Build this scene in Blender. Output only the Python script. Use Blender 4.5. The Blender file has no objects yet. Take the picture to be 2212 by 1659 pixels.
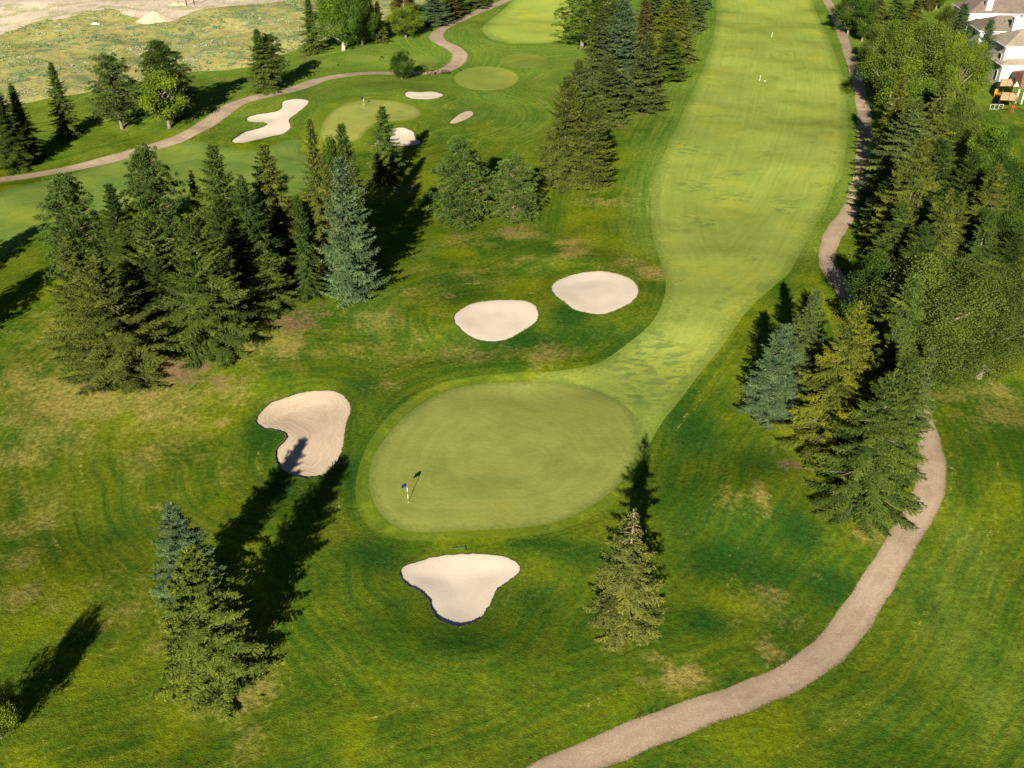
import bpy, math, time
import numpy as np
from mathutils import Vector
from mathutils.geometry import delaunay_2d_cdt
T0=time.time()
S=bpy.context.scene; COL=S.collection
R=math.radians
# ------------------------------------------------------------------ camera model (photo measured at 2212 x 1659)
TH=R(33); F=2020.0; H=57.0; CT,ST=math.cos(TH),math.sin(TH); CX,CY=1106.0,829.5
AZ=R(10.7); EL=R(25)
def at0(px,py,z=0.0):
    a=(px-CX)/F; b=(py-CY)/F
    t=(H-z)/(ST+b*CT)
    return (a*t,(CT-b*ST)*t)
def dz(y,z=0.0): return y*CT+(H-z)*ST              # depth along the lens axis
# crops the photograph was read in -> photo coordinates
CR={1:(0,0),2:(530.9,0),3:(1061.8,0),4:(1592.6,0),5:(0,309.7),6:(530.9,221.2),7:(1061.8,398.2),8:(1592.6,398.2),
    9:(0,796.3),10:(530.9,752.1),11:(1061.8,796.3),12:(1592.6,752.1),13:(0,1194.5),14:(530.9,1194.5),15:(1061.8,1194.5),16:(1592.6,1194.5)}
def cr(k,*pts):
    ox,oy=CR[k]; return [(ox+.28*x,oy+.28*y) for x,y in pts]
def mt(px,py,h=0.0):                                # metres
    return at0(px,py,h)
# ------------------------------------------------------------------ terrain height
rs=np.random.RandomState(5)
WV=[]
for wl,am in ((75,.45),(48,.34),(31,.24),(20,.14),(13,.08),(8,.035)):
    for _ in range(3):
        a=rs.uniform(0,2*math.pi); WV.append((math.cos(a)*2*math.pi/wl,math.sin(a)*2*math.pi/wl,rs.uniform(0,6.28),am*.6))
MND=[(1590,1075,.75,5.5,4.2),(1190,800,.5,7,3),(980,800,.45,6,3.5),(620,1120,.55,5,4),(1010,1420,.5,8,3.5),(1480,560,.5,5,4),(760,1180,.4,4,5),
     (640,820,.5,6,3),(1250,560,.45,6,3),(1750,900,.5,5,6),(1500,1010,-.35,4,6),(1400,1250,-.3,6,6),(860,760,-.3,7,5),(1090,600,-.25,8,5)]
MND=[(*mt(a,b),c,d,e) for a,b,c,d,e in MND]
def hgt(x,y):
    x=np.asarray(x,float); y=np.asarray(y,float)
    z=np.zeros_like(x)
    for kx,ky,ph,am in WV: z=z+am*np.sin(kx*x+ky*y+ph)
    for mx,my,a,sx,sy in MND: z=z+a*np.exp(-((x-mx)/sx)**2-((y-my)/sy)**2)
    gx,gy=mt(1090,985); g=np.exp(-(((x-gx)/17)**4+((y-gy)/13)**4))
    z=z*(1-.8*g)+.35*g
    z=z*(1-.45*np.exp(-((x-17)/24)**2)*np.clip((y-100)/30,0,1))
    far=np.clip((np.hypot(x,y)-330)/200,0,1)
    return z*(1-far)
def at(px,py):
    z=0.0
    for _ in range(6):
        x,y=at0(px,py,z); z=float(hgt(x,y))
    return x,y,z
# ------------------------------------------------------------------ outlines
def catmull(P,closed=True,n=8):
    P=np.array(P,float); m=len(P); out=[]
    rng=range(m) if closed else range(m-1)
    for i in rng:
        if closed: p0,p1,p2,p3=P[(i-1)%m],P[i],P[(i+1)%m],P[(i+2)%m]
        else: p0,p1,p2,p3=P[max(i-1,0)],P[i],P[i+1],P[min(i+2,m-1)]
        for t in np.linspace(0,1,n,endpoint=False):
            out.append(.5*((2*p1)+(-p0+p2)*t+(2*p0-5*p1+4*p2-p3)*t*t+(-p0+3*p1-3*p2+p3)*t**3))
    if not closed: out.append(P[-1])
    return np.array(out)
def resample(W,step,closed=True):
    if closed: W=np.vstack([W,W[:1]])
    d=np.r_[0,np.cumsum(np.hypot(*np.diff(W,axis=0).T))]
    n=max(8,int(d[-1]/step)); t=np.linspace(0,d[-1],n,endpoint=not closed)
    return np.c_[np.interp(t,d,W[:,0]),np.interp(t,d,W[:,1])]
def outline(P,step=.6,rough=0.0,seed=0):
    W=np.array([at(*p)[:2] for p in catmull(P)])
    W=resample(W,step)
    if rough:
        r=np.random.RandomState(seed); W=W+r.normal(0,rough,W.shape)
    return W
def stroke(pts,step=1.2,rough=.03,seed=0):          # pts: (px,py,width m)
    P=catmull([(p[0],p[1]) for p in pts],False); wd=catmull([(p[2],0) for p in pts],False)[:,0]
    W=np.array([at(*p)[:2] for p in P])
    d=np.r_[0,np.cumsum(np.hypot(*np.diff(W,axis=0).T))]; n=int(d[-1]/step)
    t=np.linspace(0,d[-1],n); W2=np.c_[np.interp(t,d,W[:,0]),np.interp(t,d,W[:,1])]; w=np.interp(t,d,wd)
    k=np.ones(5)/5
    for j in range(2):
        q=np.pad(W2[:,j],2,mode='edge'); W2[:,j]=np.convolve(q,k,'valid')
    T=np.gradient(W2,axis=0); T/=np.hypot(*T.T)[:,None]; Nn=np.c_[-T[:,1],T[:,0]]
    r=np.random.RandomState(seed)
    L=W2+Nn*(w/2+r.normal(0,rough,n)+.12*np.sin(t*.31+1)+.06*np.sin(t*1.1))[:,None]
    Rr=W2-Nn*(w/2+r.normal(0,rough,n)+.12*np.sin(t*.27)+.06*np.sin(t*1.3+2))[:,None]
    return np.vstack([L,Rr[::-1]]),W2
green=outline([(1100,826),(1180,824),(1260,835),(1320,858),(1362,890),(1377,935),(1374,980),(1350,1030),(1310,1070),(1250,1108),(1180,1132),(1080,1143),(980,1147),(900,1150),(850,1135),(815,1100),(798,1050),(803,1000),(830,950),(880,895),(950,850),(1020,832)])
collar=outline([(768,1060),(778,1000),(810,935),(860,880),(930,835),(1010,815),(1100,805),(1180,801),(1260,808),(1330,830),(1385,870),(1402,920),(1400,965),(1372,1040),(1312,1095),(1240,1135),(1150,1157),(1030,1162),(930,1168),(860,1163),(810,1145),(778,1110)])
fairway=outline([(1552,-90),(1549,0),(1545,60),(1530,120),(1500,190),(1455,290),(1418,370),(1406,430),(1408,500),(1425,560),(1438,610),(1432,650),(1405,700),(1352,745),(1290,785),(1220,799),(1165,808),(1150,822),(1160,860),(1300,900),(1372,985)]
  +cr(11,(1190,640),(1240,540),(1340,380),(1470,220))+cr(7,(1600,1470),(1800,1220))+cr(8,(0,1080),(110,940),(290,780),(400,680),(470,560),(580,350),(700,150),(750,0))
  +cr(4,(790,1380),(840,1150),(850,900),(825,640),(740,380),(660,200),(600,60))+[(1745,-30),(1735,-90)],1.0)
fairway2=outline(cr(2,(1830,240),(1900,300),(2050,325))+cr(3,(100,330),(330,335),(520,320),(640,270))+[(1300,60),(1330,-30),(1300,-90),(1180,-90),(1119,-10),(1075,30),(1048,52)],1.5)
fairway3=outline([(-60,460),(0,415),(120,385),(230,352),(330,318),(420,305),(480,318),(560,322),(640,300),(700,345),(640,420),(520,450),(400,445),(250,455),(100,500),(0,560),(-60,600)],1.2)
collar2=outline(cr(2,(530,900),(600,820),(750,760),(900,742),(1100,755),(1280,790),(1400,840),(1442,880),(1380,920),(1250,940),(1080,960),(1000,990),(900,1080),(830,1150),(600,1200),(430,1180),(430,1080),(500,980)),.8)
green2=outline(cr(2,(620,910),(680,850),(780,795),(920,770),(1080,772),(1230,795),(1330,840),(1345,885),(1280,925),(1100,940),(1000,955),(920,1020),(860,1080),(700,1110),(590,1080),(580,990)),.8)
def ell(k,cx,cy,rx,ry,n=14): return outline(cr(k,*[(cx+rx*math.cos(a),cy+ry*math.sin(a)) for a in np.linspace(0,2*math.pi,n,endpoint=False)]),.8)
tees=[ell(2,1855,605,247,92),ell(3,250,470,180,56),ell(2,1360,470,125,36),ell(2,900,452,135,30),ell(2,590,492,120,28)]
BK=[ # outline, label, tone
 (cr(14,(1180,150),(1210,100),(1300,70),(1450,25),(1600,8),(1750,2),(1900,10),(2020,30),(2100,75),(2118,120),(2090,180),(2020,230),(1940,290),(1900,370),(1860,450),(1810,510),(1740,550),(1640,572),(1560,555),(1480,510),(1430,440),(1400,360),(1330,290),(1230,240)),'heart shaped sand bunker nearest the camera, in front of the large putting green',0,.25),
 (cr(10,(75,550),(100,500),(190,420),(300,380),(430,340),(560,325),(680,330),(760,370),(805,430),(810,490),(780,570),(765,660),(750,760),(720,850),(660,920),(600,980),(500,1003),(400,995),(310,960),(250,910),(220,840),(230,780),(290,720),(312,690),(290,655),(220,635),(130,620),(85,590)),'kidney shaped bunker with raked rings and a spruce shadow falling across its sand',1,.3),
 (cr(7,(460,800),(490,750),(580,710),(700,680),(850,668),(980,690),(1080,730),(1130,790),(1130,850),(1090,900),(1000,955),(860,1003),(740,995),(630,965),(560,910),(490,860)),'pale oval bunker closest to the bright fairway, right one of the pair behind the green',0,.22),
 ([(979,692),(985,675),(1020,655),(1070,648),(1120,648),(1150,655),(1163,672),(1158,695),(1130,715),(1090,735),(1050,738),(1015,728),(990,708)],'pale oval bunker left and slightly nearer of the pair behind the large green',0,.22),
 (cr(2,(488,785),(470,770),(400,762),(330,770),(280,785),(278,825),(240,855),(150,870),(60,885),(10,905),(5,930),(60,942),(140,945),(158,958),(100,985),(0,1010),(-36,1030),(-106,1075),(-106,1095),(-36,1102),(54,1085),(204,1050),(290,1030),(340,990),(345,960),(335,920),(400,870),(460,820)),'long three lobed bunker beside the far green next to the cart path',0,.2),
 (cr(2,(1225,715),(1260,703),(1350,708),(1440,705),(1500,720),(1525,735),(1480,755),(1390,767),(1300,762),(1240,745)),'narrow flat bunker beyond the far green, below the bench',0,.2),
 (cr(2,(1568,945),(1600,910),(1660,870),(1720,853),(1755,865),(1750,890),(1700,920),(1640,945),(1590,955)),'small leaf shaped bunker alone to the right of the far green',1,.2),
 (cr(2,(960,1130),(1050,1060),(1150,992),(1220,985),(1290,1015),(1310,1060),(1350,1090),(1340,1110),(1250,1125),(1150,1130),(1050,1142)),'bunker half hidden behind a spruce in front of the far green',0,.2)]
bunk=[outline(b[0],.35 if i<4 else .6,.035,i) for i,b in enumerate(BK)]
path1,_p1=stroke([(a,b,w) for (a,b),w in zip(cr(1,(-300,1440),(0,1388),(300,1345),(600,1290),(900,1218),(1100,1152),(1300,1100),(1450,1040),(1600,950),(1750,840),(1900,770),(2205,705))+cr(2,(600,610),(800,575),(1000,563),(1200,565),(1350,567),(1500,553),(1600,510),(1655,445),(1640,395),(1560,352),(1490,318),(1465,285),(1500,235),(1600,180),(1800,90),(2050,-15),(2250,-110)),
   [3.2,3.2,3.2,3.3,3.5,3.6,3.7,3.7,3.6,3.4,3.3,3.2,3.1,3,3,3,3,3.3,3.6,3.8,3.8,3.5,3.4,3.3,3,2.8,2.6,2.6,2.6])],seed=1)
path2,_p2=stroke([(a,b,w) for (a,b),w in zip([(-900,2600),(300,2050),(880,1800),(1060,1735)]+cr(15,(600,1620),(1100,1428),(1600,1240))+cr(16,(0,1142),(400,952),(700,755),(985,405),(1220,0))+cr(12,(1310,1400),(1450,1200),(1505,1000),(1512,870),(1480,720))+[(1985,880),(1945,800),(1895,725)]+cr(8,(930,960),(790,760),(705,640),(695,520),(765,350),(855,220),(910,100),(945,0))+cr(4,(905,1500),(955,1370),(978,1250),(980,1100),(985,950),(968,800),(935,650),(910,560),(875,460),(845,370),(815,280),(775,180),(735,80),(690,0),(640,-70),(600,-250)),
   [2.5]*7+[2.5,2.5,2.55,2.6,2.7,2.6,2.5,2.5,2.4,2.4]+[2.4]*3+[2.5,2.5,2.5,2.5,2.6,2.5,2.5,2.5,2.6,2.6,2.7,2.7,2.7,2.6,2.5,2.5,2.4,2.4,2.4,2.4,2.4,2.4,2.4,2.4])],seed=2)
dirt=outline([(-140,85),(-40,78)]+cr(1,(0,262),(90,235),(200,195),(330,150),(480,150),(600,108),(700,84),(880,70),(1060,140),(1090,172),(1330,168),(1420,120),(1560,70),(1800,42),(2100,20),(2330,-40),(2500,-120))+[(690,-110),(300,-150),(-200,-110),(-330,0)],2.5,.5,9)
meadow=outline([(-140,255)]+cr(1,(0,812),(200,790),(560,735),(720,700),(1050,640),(1430,560),(1900,520),(2212,410))+cr(2,(380,385),(620,300),(900,250),(1150,100),(1400,10))+[(960,-60),(900,-120),(600,-150),(-200,-150),(-400,40),(-300,200)],2.0,.3,10)
# ------------------------------------------------------------------ constrained triangulation of the whole ground
def inside(P,poly):
    x,y=P[:,0],P[:,1]; c=np.zeros(len(P),bool); j=len(poly)-1
    mn,mx=poly.min(0),poly.max(0); m=(x>=mn[0])&(x<=mx[0])&(y>=mn[1])&(y<=mx[1])
    xi=x[m]; yi=y[m]; cc=np.zeros(len(xi),bool)
    for i in range(len(poly)):
        x1,y1=poly[i]; x2,y2=poly[j]
        if y1!=y2:
            k=((y1>yi)!=(y2>yi)); cc^=k&(xi<(x2-x1)*(yi-y1)/(y2-y1)+x1)
        j=i
    c[m]=cc; return c
def mindist(P,Q,chunk=1500):
    out=np.empty(len(P)); Q=Q.astype(np.float32); P=P.astype(np.float32)
    for i in range(0,len(P),chunk):
        p=P[i:i+chunk]; d=(p[:,None,0]-Q[None,:,0])**2+(p[:,None,1]-Q[None,:,1])**2
        out[i:i+chunk]=np.sqrt(d.min(1))
    return out
loops=[green,collar,fairway,fairway2,fairway3,collar2,green2]+tees+bunk+[path1,path2,dirt,meadow]
def grid(x0,x1,y0,y1,s,seed):
    r=np.random.RandomState(seed); X,Y=np.meshgrid(np.arange(x0,x1,s),np.arange(y0,y1,s))
    P=np.c_[X.ravel(),Y.ravel()]; return P+r.uniform(-.2,.2,P.shape)*s
g1=grid(-95,95,34,150,1.15,1); g1=g1[np.abs(g1[:,0])<g1[:,1]*.62+16]
g2=grid(-205,205,150,345,2.6,2); g2=g2[np.abs(g2[:,0])<g2[:,1]*.6+16]
g3=grid(-2600,2600,-500,2900,70,3); g3=g3[~((np.abs(g3[:,0])<g3[:,1]*.62+60)&(g3[:,1]>20)&(g3[:,1]<360))]
allo=np.vstack(loops)
sp=[]
for g,s in ((g1,1.15),(g2,2.6)): sp.append(g[mindist(g,allo)>s*.4])
for i,b in enumerate(bunk):
    mn,mx=b.min(0),b.max(0); g=grid(mn[0],mx[0],mn[1],mx[1],.45 if i<4 else .8,20+i); g=g[inside(g,b)]; g=g[mindist(g,b)>.22]
    sp[0]=sp[0][~inside(sp[0],b)]; sp[1]=sp[1][~inside(sp[1],b)]; sp.append(g)
pts=np.vstack(sp+[g3]); 
V2=[]; E2=[]
for L in loops:
    o=len(V2); n=len(L); V2+= [tuple(p) for p in L.tolist()]; E2+=[(o+i,o+(i+1)%n) for i in range(n)]
V2+= [tuple(p) for p in pts.tolist()]
res=delaunay_2d_cdt([Vector(p) for p in V2],E2,[],0,1e-4,False)
GV=np.array([(v[0],v[1]) for v in res[0]]); GF=np.array([f for f in res[2] if len(f)==3])
print('cdt',len(GV),len(GF),round(time.time()-T0,1))
GC=GV[GF].mean(1)
a=GV[GF[:,0]];b=GV[GF[:,1]];c=GV[GF[:,2]]; ar=(b[:,0]-a[:,0])*(c[:,1]-a[:,1])-(b[:,1]-a[:,1])*(c[:,0]-a[:,0])
GF[ar<0]=GF[ar<0][:,::-1]
reg=np.zeros(len(GF),int)      # 0 rough
def put(poly,k): reg[inside(GC,poly)]=k
put(meadow,1); put(dirt,2); put(fairway3,5); put(fairway2,4); put(collar,9); put(fairway,3)
for t in tees: put(t,6)
put(collar2,7); put(green2,8); put(green,10)
put(path1,11); put(path2,12)
for i,b in enumerate(bunk): put(b,20+i)
# the distance from mown edges and bunkers: mowers follow these lines
edges=np.vstack([collar,fairway,collar2,fairway2,path2[::2],path1[::2]]+bunk)
FLOW=mindist(GV,edges)
# patches of dry turf, lush turf and bare soil as the photograph shows them (centre and half-size in photo pixels)
DRY=[(330,850,230,60,.65),(600,760,130,50,.55),(110,760,110,60,.45),(1590,1070,60,34,.4),(900,640,80,40,.3),(760,760,60,26,.5),(1130,560,60,14,.4),(700,860,30,12,.5),(480,1000,40,60,.35),(200,760,60,30,.6),(30,820,60,60,.6),(120,860,260,150,.42),(60,1120,90,70,.5),(350,960,120,50,.5),(420,860,90,30,.6),(200,1320,140,60,.4),(1010,590,140,30,.35),(850,760,90,40,.45),(1010,770,120,30,.45),(1300,600,60,30,.3),(120,700,120,50,.5),(150,860,170,80,.75),(60,960,120,60,.6),(330,880,110,40,.7),(520,760,120,30,.8),(60,1200,60,60,.55),(40,1300,60,50,.6),(270,1230,60,22,.5),(260,1320,60,28,.6),
 (330,1400,70,30,.5),(560,1490,55,60,.7),(540,1600,30,60,.6),(470,1530,60,30,.6),(1040,780,150,22,.3),(1180,770,60,28,.75),(810,700,90,45,.55),(900,640,90,40,.35),(1240,545,40,20,.9),(1225,520,40,10,.9),
 (1405,595,34,22,.9),(1360,570,60,16,.6),(1120,495,60,18,.8),(1590,1060,70,30,.35),(1642,1085,10,42,.9),(1480,1460,52,26,1.1),(1395,1470,22,16,.9),(1650,1290,90,60,.5),(1660,1400,36,28,.75),(1700,1330,60,22,.4),
 (1860,1100,50,40,.5),(1880,1160,70,24,.7),(2150,870,70,60,.7),(2080,910,50,60,.35),(1740,960,70,22,.4),(1500,960,36,16,.4),(480,905,16,5,1.1),(330,1085,40,5,1.0),(590,865,12,5,1),(850,830,40,18,.6),
 (420,250,80,8,.4),(500,160,60,8,.7),(790,90,90,6,.4),(1180,215,60,20,.3),(940,690,30,24,.4),(1010,500,80,12,.4),(1300,430,80,14,.5),(150,1595,18,4,1),(1000,520,90,10,.5),(620,600,40,22,.6),(2040,860,60,22,.6),(1400,1375,30,12,.8),(1330,1390,40,9,.8),(1420,1420,40,20,.6)]
LUSH=[(680,1010,140,110,.55),(1000,1330,260,90,.5),(1480,1120,110,120,.55),(1640,1180,150,110,.55),(820,800,120,60,.4),(1060,760,160,40,.45),(1260,730,120,40,.5),(1700,1350,130,70,.5),(700,1250,90,80,.5),(1400,775,80,55,1.0),(1340,740,40,20,.7),(1450,820,40,24,.9),(1390,860,60,18,.7),(1500,400,40,10,.9),(1580,420,40,10,.8),(1520,470,40,10,.8),(1480,330,40,16,.7),(1700,440,40,24,.6),(1560,380,40,8,.7),(570,930,60,60,.8),(600,1050,50,50,.7),(740,880,40,50,.7),(790,830,70,40,.6),(760,1020,40,70,.7),(800,1200,80,50,.8),(1000,1390,90,30,.8),(860,1330,60,60,.6),(1150,1300,80,60,.6),(1260,1200,80,40,.7),(1180,1180,120,18,.8),
 (1500,930,60,60,.8),(1640,1000,80,40,.6),(1560,1200,80,60,.9),(1640,1230,110,60,.8),(1720,1150,60,60,.8),(1800,1260,80,60,.8),(1520,1340,60,40,.8),(1600,1480,60,40,.7),(1440,1540,90,26,.6),(1120,740,110,26,.8),(1230,690,50,26,.9),
 (980,610,90,22,.6),(1000,640,70,30,.6),(870,880,60,40,.6),(1200,870,50,30,.3),(1440,1160,30,60,.4),(240,1150,70,40,.5),(230,1380,60,25,.6),(180,1400,60,25,.6),(140,1440,50,20,.4),(400,1100,60,40,.3),(300,1570,60,30,.4),
 (1340,760,60,22,.7),(1300,850,80,24,.5),(1700,1420,110,30,.6),(2080,1060,40,90,.5),(2000,1300,50,60,.5),(1960,1500,80,40,.4),(2120,1420,60,60,.4)]
SOIL=[(330,822,210,30,.72),(630,700,120,44,.62),(400,790,110,24,.75),(620,700,80,30,.6),(560,760,60,16,.6),(260,830,110,20,.6),(250,805,60,22,.9),(280,800,90,16,.7),(455,750,70,16,.9),(590,700,60,10,.6),(620,590,40,18,.9),(560,545,30,14,.9),(720,600,40,18,.5),(855,400,60,14,.7),(1275,400,45,7,.9),(1325,272,22,7,1.1),(1385,240,34,8,1.0),(1448,173,24,6,.8),
 (1505,70,20,4,.9),(1265,107,20,4,.8),(1000,492,60,10,.55),(1115,488,50,12,.7),(270,280,20,4,.9),(660,120,30,8,.8),(1700,1010,40,14,.7),(1770,1010,30,30,.6),(1880,1150,40,12,.7),(1650,925,30,5,.6),(1930,900,60,80,.5),(2000,560,110,70,.6),(1990,420,80,80,.6),(480,1500,50,12,.5),(540,660,60,30,.6),(1960,230,110,100,.5),(2100,500,100,60,.6),
 (480,1520,50,18,.45),(1345,1362,22,6,.5)]
def blobs(L):
    v=np.zeros(len(GV))
    for px,py,rx,ry,w in L:
        x,y=mt(px,py); x2,_=mt(px+rx,py); _,ya=mt(px,py-ry); _,yb=mt(px,py+ry)
        sx=abs(x2-x); sy=abs(ya-yb)/2
        v=np.maximum(v,w*np.exp(-(((GV[:,0]-x)/sx)**2+((GV[:,1]-y)/sy)**2)*.8))
    return v
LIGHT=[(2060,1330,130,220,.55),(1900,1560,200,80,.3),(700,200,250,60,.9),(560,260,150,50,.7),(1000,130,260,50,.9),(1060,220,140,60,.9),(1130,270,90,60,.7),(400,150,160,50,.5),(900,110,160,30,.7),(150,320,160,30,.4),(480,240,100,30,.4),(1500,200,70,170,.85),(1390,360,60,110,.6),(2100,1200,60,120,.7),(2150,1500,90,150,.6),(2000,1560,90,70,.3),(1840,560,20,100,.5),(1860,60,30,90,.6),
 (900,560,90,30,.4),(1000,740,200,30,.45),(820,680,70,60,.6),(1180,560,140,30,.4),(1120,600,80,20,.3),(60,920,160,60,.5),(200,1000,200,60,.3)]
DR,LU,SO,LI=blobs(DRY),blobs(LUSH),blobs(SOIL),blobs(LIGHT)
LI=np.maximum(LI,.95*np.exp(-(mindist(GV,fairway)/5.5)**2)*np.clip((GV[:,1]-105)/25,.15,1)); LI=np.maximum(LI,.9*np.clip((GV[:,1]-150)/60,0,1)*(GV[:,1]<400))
GZ=hgt(GV[:,0],GV[:,1])
e=.3
gx=(hgt(GV[:,0]+e,GV[:,1])-hgt(GV[:,0]-e,GV[:,1]))/(2*e); gy=(hgt(GV[:,0],GV[:,1]+e)-hgt(GV[:,0],GV[:,1]-e))/(2*e)
GN=np.c_[-gx,-gy,np.ones(len(GV))]; GN/=np.linalg.norm(GN,axis=1)[:,None]
def region_mesh(name,sel,mat,zoff=None,normals=True,attrs=None,parent=None):
    f=GF[sel]; ids,inv=np.unique(f,return_inverse=True); f=inv.reshape(-1,3)
    z=GZ[ids] if zoff is None else zoff(ids)
    me=bpy.data.meshes.new(name); me.from_pydata(np.c_[GV[ids],z].tolist(),[],f.tolist())
    me.polygons.foreach_set('use_smooth',[True]*len(f))
    for nm,arr in dict(light=LI,flow=FLOW,dry=DR,lush=LU,soil=SO,**(attrs or {})).items():
        A=me.attributes.new(nm,'FLOAT','POINT'); A.data.foreach_set('value',arr[ids].astype(np.float32))
    me.materials.append(mat)
    if normals: me.normals_split_custom_set_from_vertices(GN[ids].tolist())
    o=bpy.data.objects.new(name,me); COL.objects.link(o); o.parent=parent
    return o
# ------------------------------------------------------------------ node helpers
class M:
    def __init__(s,name,rough=.9,spec=.1):
        s.m=bpy.data.materials.new(name); s.m.use_nodes=True; s.t=s.m.node_tree; s.b=s.t.nodes['Principled BSDF']
        s.b.inputs['Roughness'].default_value=rough; s.b.inputs['Specular IOR Level'].default_value=spec
    def n(s,ty,ins=None,**pr):
        nd=s.t.nodes.new('ShaderNode'+ty)
        for k,v in pr.items(): setattr(nd,k,v)
        for k,v in (ins or {}).items(): s.set(nd.inputs[k],v)
        return nd
    def set(s,i,v):
        if isinstance(v,bpy.types.NodeSocket): s.t.links.new(v,i)
        else:
            if hasattr(v,'__len__') and len(v)==3 and len(i.default_value)==4: v=(*v,1)
            i.default_value=v
    def P(s): return s.n('TexCoord').outputs['Object']
    def noise(s,vec,sc,det=3,ro=.55,out='Fac'): return s.n('TexNoise',{'Vector':vec,'Scale':sc,'Detail':det,'Roughness':ro}).outputs[out]
    def ma(s,op,a,b=0.0,c=0.0,clamp=False):
        nd=s.n('Math',operation=op,use_clamp=clamp); s.set(nd.inputs[0],a); s.set(nd.inputs[1],b); s.set(nd.inputs[2],c); return nd.outputs[0]
    def mix(s,f,a,b,bt='MIX'):
        nd=s.n('Mix',data_type='RGBA',blend_type=bt); s.set(nd.inputs[0],f); s.set(nd.inputs[6],a); s.set(nd.inputs[7],b); return nd.outputs[2]
    def mr(s,v,a,b,c=0.0,d=1.0,smooth=False):
        nd=s.n('MapRange',{'Value':v,'From Min':a,'From Max':b,'To Min':c,'To Max':d}); 
        if smooth: nd.interpolation_type='SMOOTHSTEP'
        return nd.outputs[0]
    def at(s,nm): return s.n('Attribute',attribute_name=nm).outputs['Fac']
    def bump(s,h,st,di): 
        nd=s.n('Bump',{'Height':h,'Strength':st,'Distance':di}); s.set(s.b.inputs['Normal'],nd.outputs[0])
    def col(s,c): s.set(s.b.inputs['Base Color'],c)
def simple(name,c,rough=.7,spec=.3,var=.15,sc=3.0,metal=0):
    m=M(name,rough,spec); p=m.P(); n=m.noise(p,sc,4); m.b.inputs['Metallic'].default_value=metal
    m.col(m.mix(m.mr(n,.3,.7),tuple(x*(1-var) for x in c),tuple(min(1,x*(1+var)) for x in c))); return m.m
def grass(name,A,B,edge=None,ew=1.6,dry=(.20,.165,.05),lush=(.022,.06,.012),soil=(.15,.09,.055),streak=.5,fw=1.5,patch=.5,fine=.8,clip=.0,hz=0.0,lushn=.0,ysh=(1.6,1.25,.7)):
    m=M(name,1.0,.0); p=m.P(); sx=m.n('SeparateXYZ',{0:p}); fl=m.at('flow')
    nb=m.noise(p,.045,4,.6); nm=m.noise(p,.28,5,.62); nf=m.noise(p,2.2,4,.6); nv=m.noise(p,9.0,3,.6)
    w=m.ma('MULTIPLY_ADD',nm,1.6,m.ma('MULTIPLY',fl,fw))
    cv=m.n('CombineXYZ',{0:w,1:m.ma('MULTIPLY',sx.outputs[0],.06),2:m.ma('MULTIPLY',sx.outputs[1],.05)}).outputs[0]
    st=m.noise(cv,1.0,4,.65)
    k=m.ma('ADD',m.ma('MULTIPLY',m.mr(st,.3,.7,-1,1),streak),m.ma('MULTIPLY',m.mr(nm,.3,.7,-1,1),patch))
    k=m.ma('ADD',k,m.mr(nb,.3,.7,-.7,.7))
    c=m.mix(m.mr(k,-1.0,1.0,0,1,True),A,B)
    # yellowish drifts
    ny=m.noise(m.n('VectorMath',{0:p,1:(31,7,3)},operation='ADD').outputs[0],.11,4,.6)
    c=m.mix(m.mr(ny,.5,.72,0,.75,True),c,tuple(min(1,(a+b)/2*y) for a,b,y in zip(A,B,ysh)))
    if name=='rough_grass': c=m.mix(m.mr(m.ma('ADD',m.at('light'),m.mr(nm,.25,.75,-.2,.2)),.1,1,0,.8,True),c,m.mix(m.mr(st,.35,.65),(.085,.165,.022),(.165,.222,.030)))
    if lushn: c=m.mix(m.ma('MULTIPLY',m.mr(m.noise(p,.17,5,.7),.56,.66,0,1,True),lushn),c,tuple(x*.62+.006 for x in A))
    if lushn:
        na=m.noise(m.n('Mapping',{'Vector':p,'Scale':(.55,1.1,1)}).outputs[0],1.0,5,.65)
        lu=m.ma('MULTIPLY',m.mr(m.at('lush'),.1,.6,0,.62,True),m.mr(na,.47,.58,0,1,True)); c=m.mix(lu,c,lush)
    else:
        lu=m.mr(m.ma('ADD',m.at('lush'),m.mr(nm,.25,.75,-.2,.2)),.12,.8,0,.9,True); c=m.mix(lu,c,lush)
    if edge: c=m.mix(m.mr(m.ma('ADD',m.at('own'),m.mr(nf,.3,.7,-ew*.35,ew*.35)),0,ew,.62,0,True),c,edge)
    dn=m.ma('ADD',m.mr(nm,.25,.75,-.4,.4),m.mr(nf,.25,.75,-.25,.25))
    dr=m.mr(m.ma('ADD',m.at('dry'),m.ma('MULTIPLY',dn,.8)),.18,1.0,0,.85,True); c=m.mix(dr,c,dry)
    so=m.mr(m.ma('ADD',m.at('soil'),dn),.4,.8,0,.9,True); c=m.mix(so,c,soil)
    if clip:  # pale clippings lying along the mowing lines
        cl=m.ma('MULTIPLY',m.mr(st,.62,.7),m.mr(nf,.52,.6)); cl=m.ma('MULTIPLY',cl,m.mr(nv,.5,.56)); c=m.mix(m.ma('MULTIPLY',cl,clip),c,(.42,.36,.14))
        sp=m.ma('MULTIPLY',m.mr(nv,.66,.7),m.mr(nm,.5,.6)); c=m.mix(m.ma('MULTIPLY',sp,clip),c,(.30,.27,.09))
    g=m.ma('ADD',m.mr(nf,.25,.75,1-fine*.5,1+fine*.5),m.mr(nv,.25,.75,-fine*.4,fine*.4))
    hs=m.n('HueSaturation',{'Color':c,'Value':g,'Hue':m.mr(nf,.3,.7,.492,.508)}).outputs[0]
    m.col(hs); m.bump(m.ma('ADD',nf,m.ma('MULTIPLY',nv,.8)),.8,.03+.09*fine); return m.m
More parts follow.
